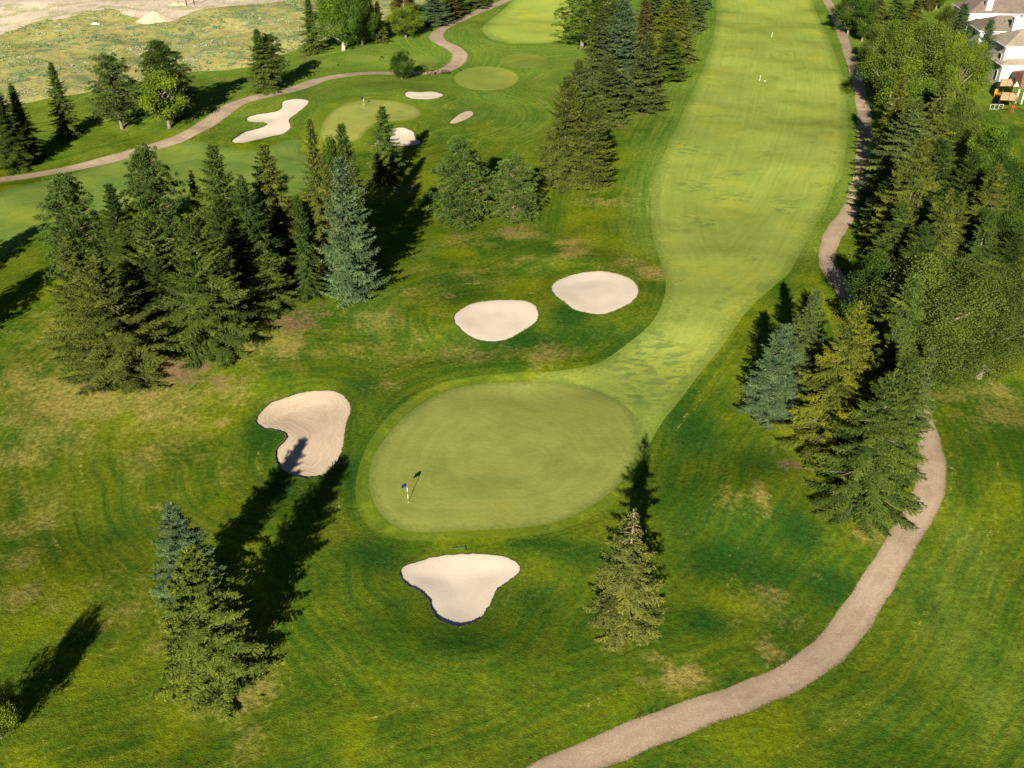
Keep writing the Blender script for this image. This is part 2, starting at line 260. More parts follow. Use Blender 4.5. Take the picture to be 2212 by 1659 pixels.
# ------------------------------------------------------------------ ground objects
def tag(o,label=None,cat=None,group=None,kind=None):
    if label: o['label']=label
    if cat: o['category']=cat
    if group: o['group']=group
    if kind: o['kind']=kind
    return o
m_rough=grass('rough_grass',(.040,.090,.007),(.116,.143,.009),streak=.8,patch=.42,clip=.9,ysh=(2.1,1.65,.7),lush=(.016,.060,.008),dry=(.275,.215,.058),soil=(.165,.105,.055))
m_fair=grass('fairway_grass',edge=(.105,.16,.024),ew=2.2,A=(.19,.25,.042),B=(.28,.325,.062),streak=.5,fw=1.6,patch=.3,fine=.2,lushn=.45,lush=(.085,.14,.04),ysh=(1.35,1.12,.8))
m_fair2=grass('far_fairway_grass',edge=(.13,.19,.035),ew=3.5,A=(.26,.33,.05),B=(.33,.38,.07),streak=.3,patch=.3,fine=.15)
m_fair3=grass('second_fairway_grass',edge=(.075,.13,.025),ew=3,A=(.10,.17,.032),B=(.18,.235,.042),streak=.5,patch=.5,fine=.2)
m_collar=grass('collar_grass',edge=(.075,.125,.010),ew=.6,A=(.09,.145,.012),B=(.20,.23,.018),streak=.3,patch=.7,fine=.35,fw=2.5,lush=(.09,.13,.02))
m_green=grass('putting_grass',edge=(.115,.15,.03),ew=1.0,A=(.17,.20,.040),B=(.262,.276,.062),streak=.35,patch=.5,fine=.12,fw=1.2,lush=(.12,.15,.035),ysh=(1.12,1.04,.9))
m_tee=grass('tee_grass',(.18,.225,.04),(.235,.265,.05),streak=.3,patch=.4,fine=.15)
def meadow_mat():
    m=M('meadow_grass',.95,.05); p=m.P(); v=m.n('Mapping',{'Vector':p,'Scale':(1,.6,1)}).outputs[0]
    n1=m.noise(v,.09,5,.65); n2=m.noise(v,.5,5,.7); n3=m.noise(m.n('VectorMath',{0:p,1:(11,3,9)},operation='ADD').outputs[0],.16,5,.7)
    c=m.mix(m.mr(n1,.35,.65),(.27,.29,.06),(.45,.39,.13)); c=m.mix(m.mr(n2,.45,.65,0,.8),c,(.27,.21,.10)); c=m.mix(m.mr(n3,.5,.62,0,.85,True),c,(.14,.20,.08))
    c=m.mix(m.mr(m.noise(v,.23,6,.75),.54,.68,0,.65),c,(.17,.22,.11)); c=m.mix(m.mr(m.noise(m.n('VectorMath',{0:v,1:(5,31,9)},operation='ADD').outputs[0],.3,6,.8),.56,.66,0,.8),c,(.44,.44,.30)); c=m.mix(m.mr(m.at('soil'),.2,.8),c,(.4,.3,.16))
    m.col(c); m.bump(n2,1,.5); return m.m
def dirt_mat():
    m=M('bare_dirt',.95,.05); p=m.P(); v=m.n('Mapping',{'Vector':p,'Rotation':(0,0,.6),'Scale':(1,.25,1)}).outputs[0]
    n1=m.noise(v,.06,5,.6); n2=m.noise(v,.5,5,.7); n3=m.noise(p,.12,5,.7)
    c=m.mix(m.mr(n1,.35,.65),(.66,.54,.38),(.50,.40,.28)); c=m.mix(m.mr(n2,.35,.7,0,.6),c,(.74,.62,.46)); c=m.mix(m.mr(n3,.50,.60,0,.75),c,(.34,.34,.12)); c=m.mix(m.mr(m.noise(p,.35,6,.8),.56,.66,0,.6),c,(.36,.28,.18))
    m.col(c); m.bump(n2,1,.6); return m.m
def sand_mat(name,a,b,rk):
    m=M(name,.95,.05); p=m.P(); nm=m.noise(p,.5,4); nf=m.noise(p,9,4,.7); nw=m.noise(p,.9,2)
    w=m.ma('MULTIPLY_ADD',nm,2.2,m.at('own')); wv=m.ma('SINE',m.ma('MULTIPLY',w,12.0)); 
    rn=m.noise(m.n('CombineXYZ',{0:m.ma('MULTIPLY',w,3.0),1:nw}).outputs[0],1.3,3,.6)
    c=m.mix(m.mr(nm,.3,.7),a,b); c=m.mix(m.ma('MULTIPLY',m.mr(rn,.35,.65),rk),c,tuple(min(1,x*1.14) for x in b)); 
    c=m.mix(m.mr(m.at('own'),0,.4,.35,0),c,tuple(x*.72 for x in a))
    hs=m.n('HueSaturation',{'Color':c,'Value':m.mr(nf,.25,.75,.93,1.07)}).outputs[0]
    m.col(hs); m.bump(m.ma('ADD',m.ma('ADD',m.ma('MULTIPLY',wv,.10*rk),m.ma('MULTIPLY',rn,rk*.7)),m.ma('MULTIPLY',nf,.5)),.5,.05); return m.m
def path_mat():
    m=M('gravel',.9,.1); p=m.P(); n1=m.noise(p,.25,4,.6); n2=m.noise(p,5,4,.7); n3=m.noise(p,1.2,4,.6); n4=m.noise(p,14,2,.7)
    c=m.mix(m.mr(n1,.35,.65),(.315,.228,.145),(.41,.305,.20)); c=m.mix(m.mr(m.at('own'),0,.45,.55,0),c,(.26,.19,.12)); c=m.mix(m.mr(n3,.5,.72,0,.45),c,(.33,.25,.175))
    tk=m.ma('SUBTRACT',m.at('own'),.72); tk=m.ma('MULTIPLY',tk,tk); c=m.mix(m.ma('MULTIPLY',m.mr(tk,0,.07,.5,0),m.mr(n3,.3,.6)),c,(.44,.34,.235))
    c=m.mix(m.mr(m.noise(p,.7,5,.7),.60,.68,0,.55),c,(.24,.175,.12))
    hs=m.n('HueSaturation',{'Color':c,'Value':m.ma('ADD',m.mr(n2,.25,.75,.82,1.18),m.mr(n4,.3,.7,-.14,.14))}).outputs[0]
    m.col(hs); m.bump(m.ma('ADD',n2,n4),.6,.04); return m.m
OWN=np.zeros(len(GV))
for k_,pl in ((3,fairway),(4,fairway2),(5,fairway3),(7,collar2),(9,collar),(10,green),(8,green2)):
    i=np.unique(GF[reg==k_]); OWN[i]=mindist(GV[i],pl)
OWNP=np.zeros(len(GV))
for k_,pth in ((11,path1),(12,path2)):
    i=np.unique(GF[reg==k_]); OWNP[i]=mindist(GV[i],resample(pth,.15))
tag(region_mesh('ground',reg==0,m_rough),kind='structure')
tag(region_mesh('meadow_ground',reg==1,meadow_mat()),kind='structure')
tag(region_mesh('dirt_ground',reg==2,dirt_mat()),kind='structure')
tag(region_mesh('fairway',reg==3,m_fair,attrs={'own':OWN}),kind='structure')
tag(region_mesh('fairway',reg==4,m_fair2,attrs={'own':OWN}),kind='structure')
tag(region_mesh('fairway',reg==5,m_fair3,attrs={'own':OWN}),kind='structure')
m_tee2=grass('worn_tee_grass',(.115,.165,.026),(.165,.20,.034),streak=.3,patch=.4,fine=.15)
for i_,t in enumerate(tees):
    k=(reg==6)&inside(GC,t); tag(region_mesh('tee_ground',k,m_tee if i_==0 else m_tee2),kind='structure')
tag(region_mesh('green_collar',reg==7,m_collar,attrs={'own':OWN}),kind='structure'); tag(region_mesh('putting_green',reg==8,m_green,attrs={'own':OWN}),kind='structure')
tag(region_mesh('green_collar',reg==9,m_collar,attrs={'own':OWN}),kind='structure'); tag(region_mesh('putting_green',reg==10,m_green,attrs={'own':OWN}),kind='structure')
pm=path_mat()
tag(region_mesh('path',reg==11,pm,attrs={'own':OWNP}),kind='structure'); tag(region_mesh('path',reg==12,pm,attrs={'own':OWNP}),kind='structure')
m_lip=simple('turf_edge_soil',(.05,.045,.018),.95,.05,.4,6)
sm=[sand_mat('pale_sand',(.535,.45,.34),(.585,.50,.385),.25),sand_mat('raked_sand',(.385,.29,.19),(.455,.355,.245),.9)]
sd=np.array([math.sin(AZ),math.cos(AZ)])
for i,(b,(_,lab,tone,lip)) in enumerate(zip(bunk,BK)):
    cen=b.mean(0); t=(b-cen)@sd; tm=np.abs(t).max()
    root=bpy.data.objects.new('sand_bunker',None); COL.objects.link(root); root.location=(cen[0],cen[1],float(hgt(*cen)))
    tag(root,lab,'sand bunker','sand bunkers on the golf course')
    def lipf(P): 
        u=np.clip(((P-cen)@sd)/tm,-1,1); return lip*(.58-.42*u)
    own=np.full(len(GV),0.0); ins=inside(GV,b)|(mindist(GV,b)<.02); own[ins]=mindist(GV[ins],resample(b,.1))
    def zf(ids,lipf=lipf,own=own):
        P=GV[ids]; u=np.clip(own[ids]/3.2,0,1); u=u*u*(3-2*u)
        return GZ[ids]-lipf(P)-u*(.26-.5*lipf(P))
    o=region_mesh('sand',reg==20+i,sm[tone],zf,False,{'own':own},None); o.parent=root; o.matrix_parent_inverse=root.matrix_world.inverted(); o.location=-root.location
    o.matrix_parent_inverse.identity()
    n=len(b); zt=hgt(b[:,0],b[:,1]); zb=zt-lipf(b)-.03
    cen3=np.array(root.location)
    r_=np.random.RandomState(i); jt=r_.uniform(-.01,.05,n)
    out=(b-cen); nn=np.roll(b,-1,0)-np.roll(b,1,0); nn=np.c_[nn[:,1],-nn[:,0]]; nn/=np.hypot(*nn.T)[:,None]
    area=np.sum(b[:,0]*np.roll(b[:,1],-1)-np.roll(b[:,0],-1)*b[:,1]); nn*=1 if area>0 else -1
    top=np.c_[b+nn*.03,zt+.012]; inn=np.c_[b-nn*(.03+jt)[:,None],zt+.005]; bot=np.c_[b-nn*.01,zb]
    vs=(np.vstack([top,inn,bot])-cen3).tolist(); fs=[]
    for k in range(n):
        k2=(k+1)%n; fs+=[(k,k2,n+k2,n+k),(n+k,n+k2,2*n+k2,2*n+k)]
    me=bpy.data.meshes.new('turf_lip'); me.from_pydata(vs,[],fs); me.materials.append(m_lip)
    l=bpy.data.objects.new('turf_lip',me); COL.objects.link(l); l.parent=root
print('ground',round(time.time()-T0,1))
# ------------------------------------------------------------------ mesh helpers
class MB:
    def __init__(s): s.v=[];s.f=[]
    def add(s,v,f):
        o=len(s.v); s.v+= [tuple(map(float,p)) for p in v]; s.f+= [tuple(i+o for i in q) for q in f]; return s
    def box(s,x0,x1,y0,y1,z0,z1,bv=0.0):
        if bv:
            b=bv; v=[];
            for z,i in ((z0,b),(z0+b,0),(z1-b,0),(z1,b)):
                v+=[(x0+i,y0+i,z),(x1-i,y0+i,z),(x1-i,y1-i,z),(x0+i,y1-i,z)]
            f=[(3,2,1,0),(12,13,14,15)]
            for k in range(3):
                for j in range(4): f.append((k*4+j,k*4+(j+1)%4,k*4+4+(j+1)%4,k*4+4+j))
            return s.add(v,f)
        return s.add([(x,y,z) for z in (z0,z1) for x,y in ((x0,y0),(x1,y0),(x1,y1),(x0,y1))],[(3,2,1,0),(4,5,6,7),(0,1,5,4),(1,2,6,5),(2,3,7,6),(3,0,4,7)])
    def tube(s,P,r,n=7,cap=True):
        P=[Vector(p) for p in P]; r=r if hasattr(r,'__len__') else [r]*len(P); o=len(s.v); up=Vector((.13,.31,.94))
        for i,p in enumerate(P):
            d=(P[min(i+1,len(P)-1)]-P[max(i-1,0)]).normalized(); a=d.cross(up)
            if a.length<.05: a=d.cross(Vector((1,0,0)))
            a.normalize(); b=d.cross(a)
            for k in range(n):
                t=2*math.pi*k/n; s.v.append(tuple(p+(a*math.cos(t)+b*math.sin(t))*r[i]))
        for i in range(len(P)-1):
            for k in range(n): s.f.append((o+i*n+k,o+i*n+(k+1)%n,o+(i+1)*n+(k+1)%n,o+(i+1)*n+k))
        if cap: s.f.append(tuple(o+k for k in range(n))[::-1]); s.f.append(tuple(o+(len(P)-1)*n+k for k in range(n)))
        return s
    def build(s,name,mat,parent=None,smooth=False):
        me=bpy.data.meshes.new(name); me.from_pydata(s.v,[],s.f); me.materials.append(mat)
        if smooth: me.polygons.foreach_set('use_smooth',[True]*len(me.polygons))
        o=bpy.data.objects.new(name,me); COL.objects.link(o); o.parent=parent; return o
def empty(name,loc=(0,0,0),rz=0,label=None,cat=None,group=None):
    o=bpy.data.objects.new(name,None); COL.objects.link(o); o.location=loc; o.rotation_euler=(0,0,rz); o.empty_display_size=.5
    return tag(o,label,cat,group)
# ------------------------------------------------------------------ foliage
def leaf_mat(name,ns=.25,tr=.18):
    m=M(name,.9,.0); p=m.P(); oi=m.n('ObjectInfo'); va=m.at('vary'); tp=m.at('tip'); nz=m.noise(p,1.3,3)
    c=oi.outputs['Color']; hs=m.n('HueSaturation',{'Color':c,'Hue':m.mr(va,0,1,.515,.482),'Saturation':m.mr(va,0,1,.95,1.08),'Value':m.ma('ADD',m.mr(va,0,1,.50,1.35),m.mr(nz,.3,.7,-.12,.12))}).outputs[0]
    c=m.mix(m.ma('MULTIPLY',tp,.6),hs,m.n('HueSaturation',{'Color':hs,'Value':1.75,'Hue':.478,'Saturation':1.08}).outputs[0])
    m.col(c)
    t=m.n('BsdfTranslucent',{'Color':c}); mx=m.n('MixShader',{0:tr,1:m.b.outputs[0],2:t.outputs[0]})
    m.t.links.new(mx.outputs[0],m.t.nodes['Material Output'].inputs['Surface']); return m.m
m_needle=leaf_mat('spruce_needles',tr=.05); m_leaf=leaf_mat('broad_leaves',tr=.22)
m_bark=simple('grey_bark',(.20,.155,.12),.9,.1,.35,2.5); m_pbark=simple('orange_bark',(.26,.165,.10),.9,.1,.35,2.5); m_dbark=simple('dry_brown_bark',(.30,.20,.125),.9,.1,.35,2.5); m_wbark=simple('pale_bark',(.42,.38,.31),.85,.1,.3,2.5)
def quads_obj(name,V,vary,tip,mat,tri=False):
    k=3 if tri else 4; n=len(V)//k
    me=bpy.data.meshes.new(name); me.vertices.add(n*k); me.vertices.foreach_set('co',V.astype(np.float32).ravel())
    me.loops.add(n*k); me.loops.foreach_set('vertex_index',np.arange(n*k,dtype=np.int32)); me.polygons.add(n)
    me.polygons.foreach_set('loop_start',np.arange(0,n*k,k,dtype=np.int32)); me.update(); me.validate()
    for nm,a in (('vary',vary),('tip',tip)):
        A=me.attributes.new(nm,'FLOAT','POINT'); A.data.foreach_set('value',np.repeat(a,k).astype(np.float32))
    me.materials.append(mat); return me
def diamonds(p,d,w,up,fold=.25):
    # p base (n,3), d vector (n,3), w width (n,), up (n,3)
    s=np.cross(d,up); s/=np.linalg.norm(s,axis=1)[:,None]+1e-9; s*=w[:,None]/2
    u=np.cross(s,d); u/=np.linalg.norm(u,axis=1)[:,None]+1e-9
    mid=p+d*.45-u*(w*fold)[:,None]
    return np.stack([p,mid+s,p+d,mid-s],1).reshape(-1,3)
def spruce(seed,Ht=14.0,Rd=3.1,droop=.25,up0=0.0,gap=0.0,dead=0.0,dens=1.0,prof_e=.7,skirt=.35,step=.60):
    r=np.random.RandomState(seed); P=[];D=[];W=[];U=[];VA=[];TI=[]
    def put_(b,d,w,u,va,ti): P.append(b);D.append(d);W.append(w);U.append(u);VA.append(va);TI.append(ti)
    z=skirt
    while z<Ht*.985:
        t=z/Ht; L=Rd*(1-t)**prof_e*min(1,.78+t*2.2)
        nb=max(4,int((5.0+3.6*(1-t))*dens)); a0=r.uniform(0,6.28)
        for k in range(nb):
            if r.rand()<gap: continue
            an=a0+k*2*math.pi/nb+r.normal(0,.2); Lb=L*r.choice([r.uniform(.55,.85),r.uniform(.85,1.18)],p=[.35,.65])+.10; zj=z+r.normal(0,.13)
            el=-.10-droop*.5*(1-t)+1.0*t**2.2+up0+r.normal(0,.09)
            ca,sa=math.cos(an),math.sin(an); va=np.clip(r.normal(.5,.22),0,1)
            n=int(Lb/.17)+3; s=np.clip(np.repeat(np.linspace(.08,1,n),2)+r.uniform(-.02,.02,2*n),.03,1); N=2*n
            side=np.tile([1.0,-1.0],n)
            rr=s*Lb*math.cos(el); zz=zj+s*Lb*math.sin(el)-droop*.55*Lb*s*s+.20*Lb*s**4
            bend=r.normal(0,.12)*s*s*Lb
            base=np.c_[rr*ca-bend*sa,rr*sa+bend*ca,zz]
            lt=(.15+.30*Lb*(1-s)**.6*(.45+.55*np.minimum(1,s*3)))*r.uniform(.65,1.3,N); lt=np.minimum(lt,.95)
            sp=r.uniform(.7,1.1,N)*side
            dx=np.cos(sp)*ca-np.sin(sp)*sa; dy=np.cos(sp)*sa+np.sin(sp)*ca
            dzv=math.sin(el)*.6-droop*.35-.15+r.normal(0,.15,N)
            d=np.c_[dx,dy,dzv]; d/=np.linalg.norm(d,axis=1)[:,None]
            up=np.c_[r.normal(0,.3,N),r.normal(0,.3,N),np.ones(N)]
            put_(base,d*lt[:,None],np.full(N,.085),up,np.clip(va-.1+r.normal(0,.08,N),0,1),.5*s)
            # needles shoots along every twig, left and right, drooping at the end
            for j in range(7):
                q=lt>(j*.13+.05); m=q.sum()
                if not m: break
                f=(j*.13+.03)/lt[q]; b2=base[q]+d[q]*(lt[q]*f)[:,None]; b2[:,2]-=.10*f*f*lt[q]
                for sg in (1,-1):
                    a=sg*r.uniform(.5,.95,m); dd=d[q]; ln=r.uniform(.13,.24,m)*(1.05-.3*f)
                    d2=np.c_[dd[:,0]*np.cos(a)-dd[:,1]*np.sin(a),dd[:,0]*np.sin(a)+dd[:,1]*np.cos(a),dd[:,2]-.15+r.normal(0,.28,m)]
                    put_(b2,d2*ln[:,None],r.uniform(.06,.10,m),np.c_[r.normal(0,.5,m),r.normal(0,.5,m),np.ones(m)],np.clip(va+r.normal(0,.14,m),0,1),np.clip(s[q]**2*.6+f*.5,0,1)*r.uniform(.4,1,m))
            # hanging shoots under the limb
            q=r.rand(N)<.4; m=q.sum()
            if m:
                hd=np.c_[r.normal(0,.3,m)+ca*.35,r.normal(0,.3,m)+sa*.35,-np.ones(m)]; hl=r.uniform(.15,.38,m)*(.5+.5*min(1,Lb/2))*(.6+droop)
                put_(base[q],hd*hl[:,None],np.full(m,.10),np.c_[ca+r.normal(0,.3,m),sa+r.normal(0,.3,m),.3*np.ones(m)],np.clip(va+r.normal(0,.12,m),0,1),.3*s[q])
            put_(base[-1:],np.array([[ca*.3,sa*.3,.06]])*r.uniform(.8,1.4),np.array([.10]),np.array([[0,0,1.]]),np.array([va]),np.array([1.]))
        z+=(step-.42*step*t)*r.uniform(.85,1.15)/max(.8,dens)
    n=1800; t=r.rand(n)**1.2*.93+.03; rad=Rd*(1-t)**prof_e*r.uniform(.03,.34,n); an=r.uniform(0,6.28,n)
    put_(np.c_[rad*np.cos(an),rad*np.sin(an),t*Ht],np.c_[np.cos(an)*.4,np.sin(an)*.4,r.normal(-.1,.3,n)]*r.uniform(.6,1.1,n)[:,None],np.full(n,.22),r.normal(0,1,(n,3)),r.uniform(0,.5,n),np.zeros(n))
    n=14; an=r.uniform(0,6.28,n); zt=np.linspace(.955,1,n)*Ht
    put_(np.c_[np.zeros(n),np.zeros(n),zt-.1],np.c_[np.cos(an)*.22,np.sin(an)*.22,np.full(n,.22)],np.full(n,.08),np.tile([0,0,1.],(n,1))+r.normal(0,.3,(n,3)),np.full(n,.7),np.ones(n))
    P,D,W,U,VA,TI=[np.concatenate(x) for x in (P,D,W,U,VA,TI)]
    if dead:
        k=P[:,2]>Ht*(1-dead*.6); keep=~(k&(r.rand(len(P))<.8)); P,D,W,U,VA,TI=[x[keep] for x in (P,D,W,U,VA,TI)]
    crown=quads_obj('crown',diamonds(P,D,W,U),VA,TI,m_needle)
    tb=MB(); tb.tube([(0,0,-.3),(0,0,.25),(0,0,Ht*.3),(.03,.02,Ht*.6),(0,0,Ht*.985)],[.30,.22,.16,.10,.02],9)
    for k in range(30):
        z=r.uniform(.08,.8)*Ht; an=r.uniform(0,6.28); L=Rd*(1-z/Ht)**prof_e*.7
        tb.tube([(0,0,z),(math.cos(an)*L*.5,math.sin(an)*L*.5,z-.05*L),(math.cos(an)*L,math.sin(an)*L,z-.15*L)],[.04,.03,.012],4,False)
    if dead:
        for k in range(34):
            z=r.uniform(1-dead*.6,.99)*Ht; an=r.uniform(0,6.28); L=.25+1.2*(1-z/Ht)*2.2
            tb.tube([(0,0,z),(math.cos(an)*L*.6,math.sin(an)*L*.6,z-.1*L),(math.cos(an)*L,math.sin(an)*L,z-.3*L)],[.022,.02,.01],4,False)
    if False:   # surface roots
        for k in range(7):
            an=r.uniform(0,6.28); L=r.uniform(2.2,3.8); tb.tube([(0,0,.1)]+[(math.cos(an+.2*i_*r.normal())*L*i_/4,math.sin(an+.15*i_)*L*i_/4,.035-.01*i_) for i_ in range(1,5)],[.09,.06,.05,.035,.01],5,False)
    return crown,tb
def clumps_tufts(C,rad,r,per,ln,wd,outw,vary):
    n=len(C)*per; c=np.repeat(C,per,0); v=r.normal(0,1,(n,3)); v/=np.linalg.norm(v,axis=1)[:,None]; o=np.repeat(outw,per,0); v=v+o*.9; v/=np.linalg.norm(v,axis=1)[:,None]
    rr=np.repeat(rad,per); p=c+v*(rr*r.uniform(.15,.75,n))[:,None]; d=v*(ln*r.uniform(.7,1.3,n))[:,None]
    return p,d,np.full(n,wd),np.repeat(vary,per)+r.normal(0,.1,n)
def pine(seed,Ht=12.0,Rd=3.0,low=.08,rnd=.85,lmb=104):
    r=np.random.RandomState(seed); tb=MB(); tb.tube([(0,0,-.3),(.02,0,.3),(.05,.03,Ht*.4),(0,.05,Ht*.7),(0,0,Ht*.93)],[.27,.21,.15,.09,.03],9)
    C=[];O=[];RA=[];VA=[]
    for k in range(lmb):
        t=(k+.5)/lmb; z=Ht*(low+(.97-low)*t); u=(z/Ht-low)/(1-low)
        L=Rd*(max(.02,math.sin(math.pi*min(1,(u*.70+.30))))**rnd)*(1-u*.15)*r.uniform(.72,1.15); an=k*2.4+r.normal(0,.35)
        ca,sa=math.cos(an),math.sin(an); up=.10+.75*u**1.5
        pts=[(0,0,z)]+[(ca*L*s,sa*L*s,z+L*(up*s+.12*s*s)-.1*L) for s in (.35,.7,1)]
        tb.tube(pts,[.06,.045,.025,.01],5,False)
        nc=5+int(L*3.4); va=r.uniform(.2,.8)
        for j in range(nc):
            s=r.uniform(.06,1.03)**.8; q=np.array([ca*L*s,sa*L*s,z+L*(up*s+.12*s*s)-.1*L])+r.normal(0,.20+.12*L*(1-s*.6),3)*np.array([1,1,.6])
            C.append(q);O.append((ca*.5,sa*.5,.9)); RA.append(r.uniform(.24,.42)); VA.append(va+r.normal(0,.08))
    for j in range(10): C.append(np.array([0,0,Ht*.95])+r.normal(0,.25,3)); O.append((0,0,1)); RA.append(.35); VA.append(.6)
    C,O,RA,VA=map(np.array,(C,O,RA,VA))
    p,d,w,va=clumps_tufts(C,RA,r,48,.22,.06,O,VA)
    V=diamonds(p,d,w,r.normal(0,1,(len(p),3)),.1)
    return quads_obj('crown',V,np.clip(va,0,1),r.uniform(0,.8,len(p)),m_needle),tb
def broad(seed,Ht=10.0,Rd=3.6,low=.16,lobes=16,nc=330,per=58,leaf=.17,asp=1.0,bark=None,lobr=.36,hollow=.55):
    r=np.random.RandomState(seed); tb=MB(); cz=Ht*(low+1)/2; hz=Ht*(1-low)/2
    tb.tube([(0,0,-.3),(.03,0,.4),(.1,.05,Ht*.3),(.05,.1,cz)],[.34,.24,.19,.12],9)
    LC=[]
    for k in range(lobes):
        u=-1+2*(k+.5)/lobes; an=k*2.4+r.normal(0,.4); rr=math.sqrt(max(0,1-(u*.92)**2))*r.uniform(.35,.86)
        c=np.array([math.cos(an)*rr*Rd,math.sin(an)*rr*Rd,cz+u*hz*.74]); LC.append(c)
        st=Vector((0,0,max(Ht*low*.9,c[2]-.45*hz-.2)));e_=Vector(c)
        mid=st.lerp(e_,.5)+Vector((r.normal(0,.15),r.normal(0,.15),-.1)); tb.tube([st,mid,e_],[.10,.065,.02],5,False)
        for _ in range(2):
            e2=e_+Vector(r.normal(0,.16*Rd,3)); tb.tube([mid.lerp(e_,.4),e2],[.03,.01],4,False)
    LC=np.array(LC); lr=Rd*lobr*r.uniform(.6,1.35,lobes)
    i=r.randint(0,lobes,nc); v=r.normal(0,1,(nc,3)); v[:,2]+=.25; v/=np.linalg.norm(v,axis=1)[:,None]
    C=LC[i]+v*(lr[i]*r.uniform(hollow,1.08,nc))[:,None]; C[:,2]=np.maximum(C[:,2],Ht*low)
    VA=np.clip(r.normal(.5,.2,lobes)[i]+r.normal(0,.2,nc),0,1)
    n=nc*per; c=np.repeat(C,per,0); p=c+r.normal(0,1,(n,3))*(.10*Rd*np.repeat(r.uniform(.5,1.3,nc),per))[:,None]*.85
    d=r.normal(0,1,(n,3)); d[:,2]-=.2; d/=np.linalg.norm(d,axis=1)[:,None]; d*=(leaf*r.uniform(.7,1.4,n))[:,None]*1.3
    up=np.repeat(v,per,0)+r.normal(0,.7,(n,3))+np.array([0,0,.5])
    V=diamonds(p,d,np.full(n,leaf*.95),up,.15)
    return quads_obj('crown',V,np.clip(np.repeat(VA,per)+r.normal(0,.12,n),0,1),r.uniform(0,.7,n),m_leaf),tb
PR={}
def proto(key,res,h,rad,bark):
    cm,tb=res; me=bpy.data.meshes.new('trunk'); me.from_pydata(tb.v,[],tb.f); me.materials.append(bark)
    me.polygons.foreach_set('use_smooth',[True]*len(me.polygons)); PR[key]=(cm,me,h,rad)
proto('S0',spruce(1),14,3.1,m_bark); proto('S1',spruce(2,droop=.45,gap=.06,step=.66),14,3.1,m_bark); proto('S2',spruce(3,droop=.12,up0=.1,prof_e=.62),14,3.1,m_bark)
proto('S3',spruce(4,droop=.55,gap=.2,dens=.9,prof_e=.8,step=.74),14,3.1,m_bark); proto('S4',spruce(5,gap=.24,dens=.92,dead=.36,droop=.3,skirt=.9,prof_e=.72,step=.6),14,3.1,m_dbark)
proto('S5',spruce(6,droop=.05,up0=.05,gap=.08,prof_e=.6,dens=1.05),14,3.1,m_bark)
proto('S6',spruce(7,Ht=16,Rd=5.2,droop=.42,gap=.06,prof_e=.72,step=.66),16,5.2,m_bark); proto('S7',spruce(8,Ht=15,Rd=4.6,droop=.15,up0=.06,gap=.05,prof_e=.64,step=.58),15,4.6,m_bark)
proto('P0',pine(11),12,3.0,m_pbark); proto('P1',pine(12,rnd=1.0,low=.05),12,3.0,m_pbark); proto('P2',pine(13,rnd=.6,low=.18,lmb=70),12,3.0,m_bark)
proto('B0',broad(21,nc=420,per=70,leaf=.14,low=.1),10,3.6,m_bark); proto('B1',broad(22,lobes=22,nc=600,per=100,leaf=.105,lobr=.33,low=.12),10,3.6,m_wbark); proto('B2',broad(23,low=.02,lobes=14,hollow=.7,lobr=.42),10,3.6,m_bark)
proto('B5',broad(27,low=.0,lobes=26,nc=620,per=60,hollow=.75,lobr=.36,leaf=.13),10,3.6,m_bark); proto('B3',broad(24,lobes=30,nc=820,per=105,leaf=.075,lobr=.29,low=.03),10,3.6,m_bark); proto('B4',broad(25,low=.1,lobes=18,lobr=.3,hollow=.3,nc=300),10,3.6,m_bark)
print('protos',round(time.time()-T0,1),{k:len(v[0].polygons) for k,v in PR.items()})
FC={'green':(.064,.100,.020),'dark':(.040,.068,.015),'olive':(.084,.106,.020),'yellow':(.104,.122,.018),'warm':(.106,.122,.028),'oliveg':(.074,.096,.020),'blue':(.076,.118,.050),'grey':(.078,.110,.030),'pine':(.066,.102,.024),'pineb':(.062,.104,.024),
    'lime':(.105,.160,.022),'poplar':(.110,.162,.024),'leaf':(.074,.130,.020),'leafd':(.040,.074,.014),'leafo':(.068,.100,.020),'leafy':(.100,.152,.022),'brown':(.090,.082,.024),'near':(.094,.132,.024)}
tr=np.random.RandomState(99)
def tree(kind,key,tx,ty,by,wpx,colr,label,group,off=None):
    cm,tm,h0,r0=PR[key]
    # base on the ground straight below the tip
    z=0.0
    for _ in range(5):
        _,y=at0(CX,by,z)
        b=(ty-CY)/F; d=y*(CT*b+ST)/(CT-b*ST)   # (H-ztop)
        zt=H-d; x=(tx-CX)/F*dz(y,zt); z=float(hgt(x,y))
    h=max(1.0,zt-z); rad=wpx/2*dz(y,z+h*.3)/F*(1.14 if key[0]=='S' else 1.08)
    if off: x,y=x+off[0],y+off[1]
    o=empty(kind,(x,y,z),tr.uniform(0,6.28),label,{'s':'spruce tree','p':'pine tree'}.get(kind[0] if kind in('spruce_tree','pine_tree') else '','shrub' if kind=='shrub' else 'tree'),group)
    o.scale=(rad/r0,rad/r0,h/h0)
    c=bpy.data.objects.new('crown',cm); COL.objects.link(c); c.parent=o; k=np.array(FC[colr])*tr.uniform(.9,1.1); c.color=(*k.tolist(),1)
    t=bpy.data.objects.new('trunk',tm); COL.objects.link(t); t.parent=o
    return o
SP,PI_,BR='spruce_tree','pine_tree','broadleaf_tree'
G1='spruces and pines in the grove left of the large green'; G2='spruces in the row between the two fairways'; G3='trees along the right hand cart path'; G4='trees along the edge of the wild meadow'; G5='lone spruces near the large green'
G6='pair of round pines'; G7='trees beyond the cart path at the top'
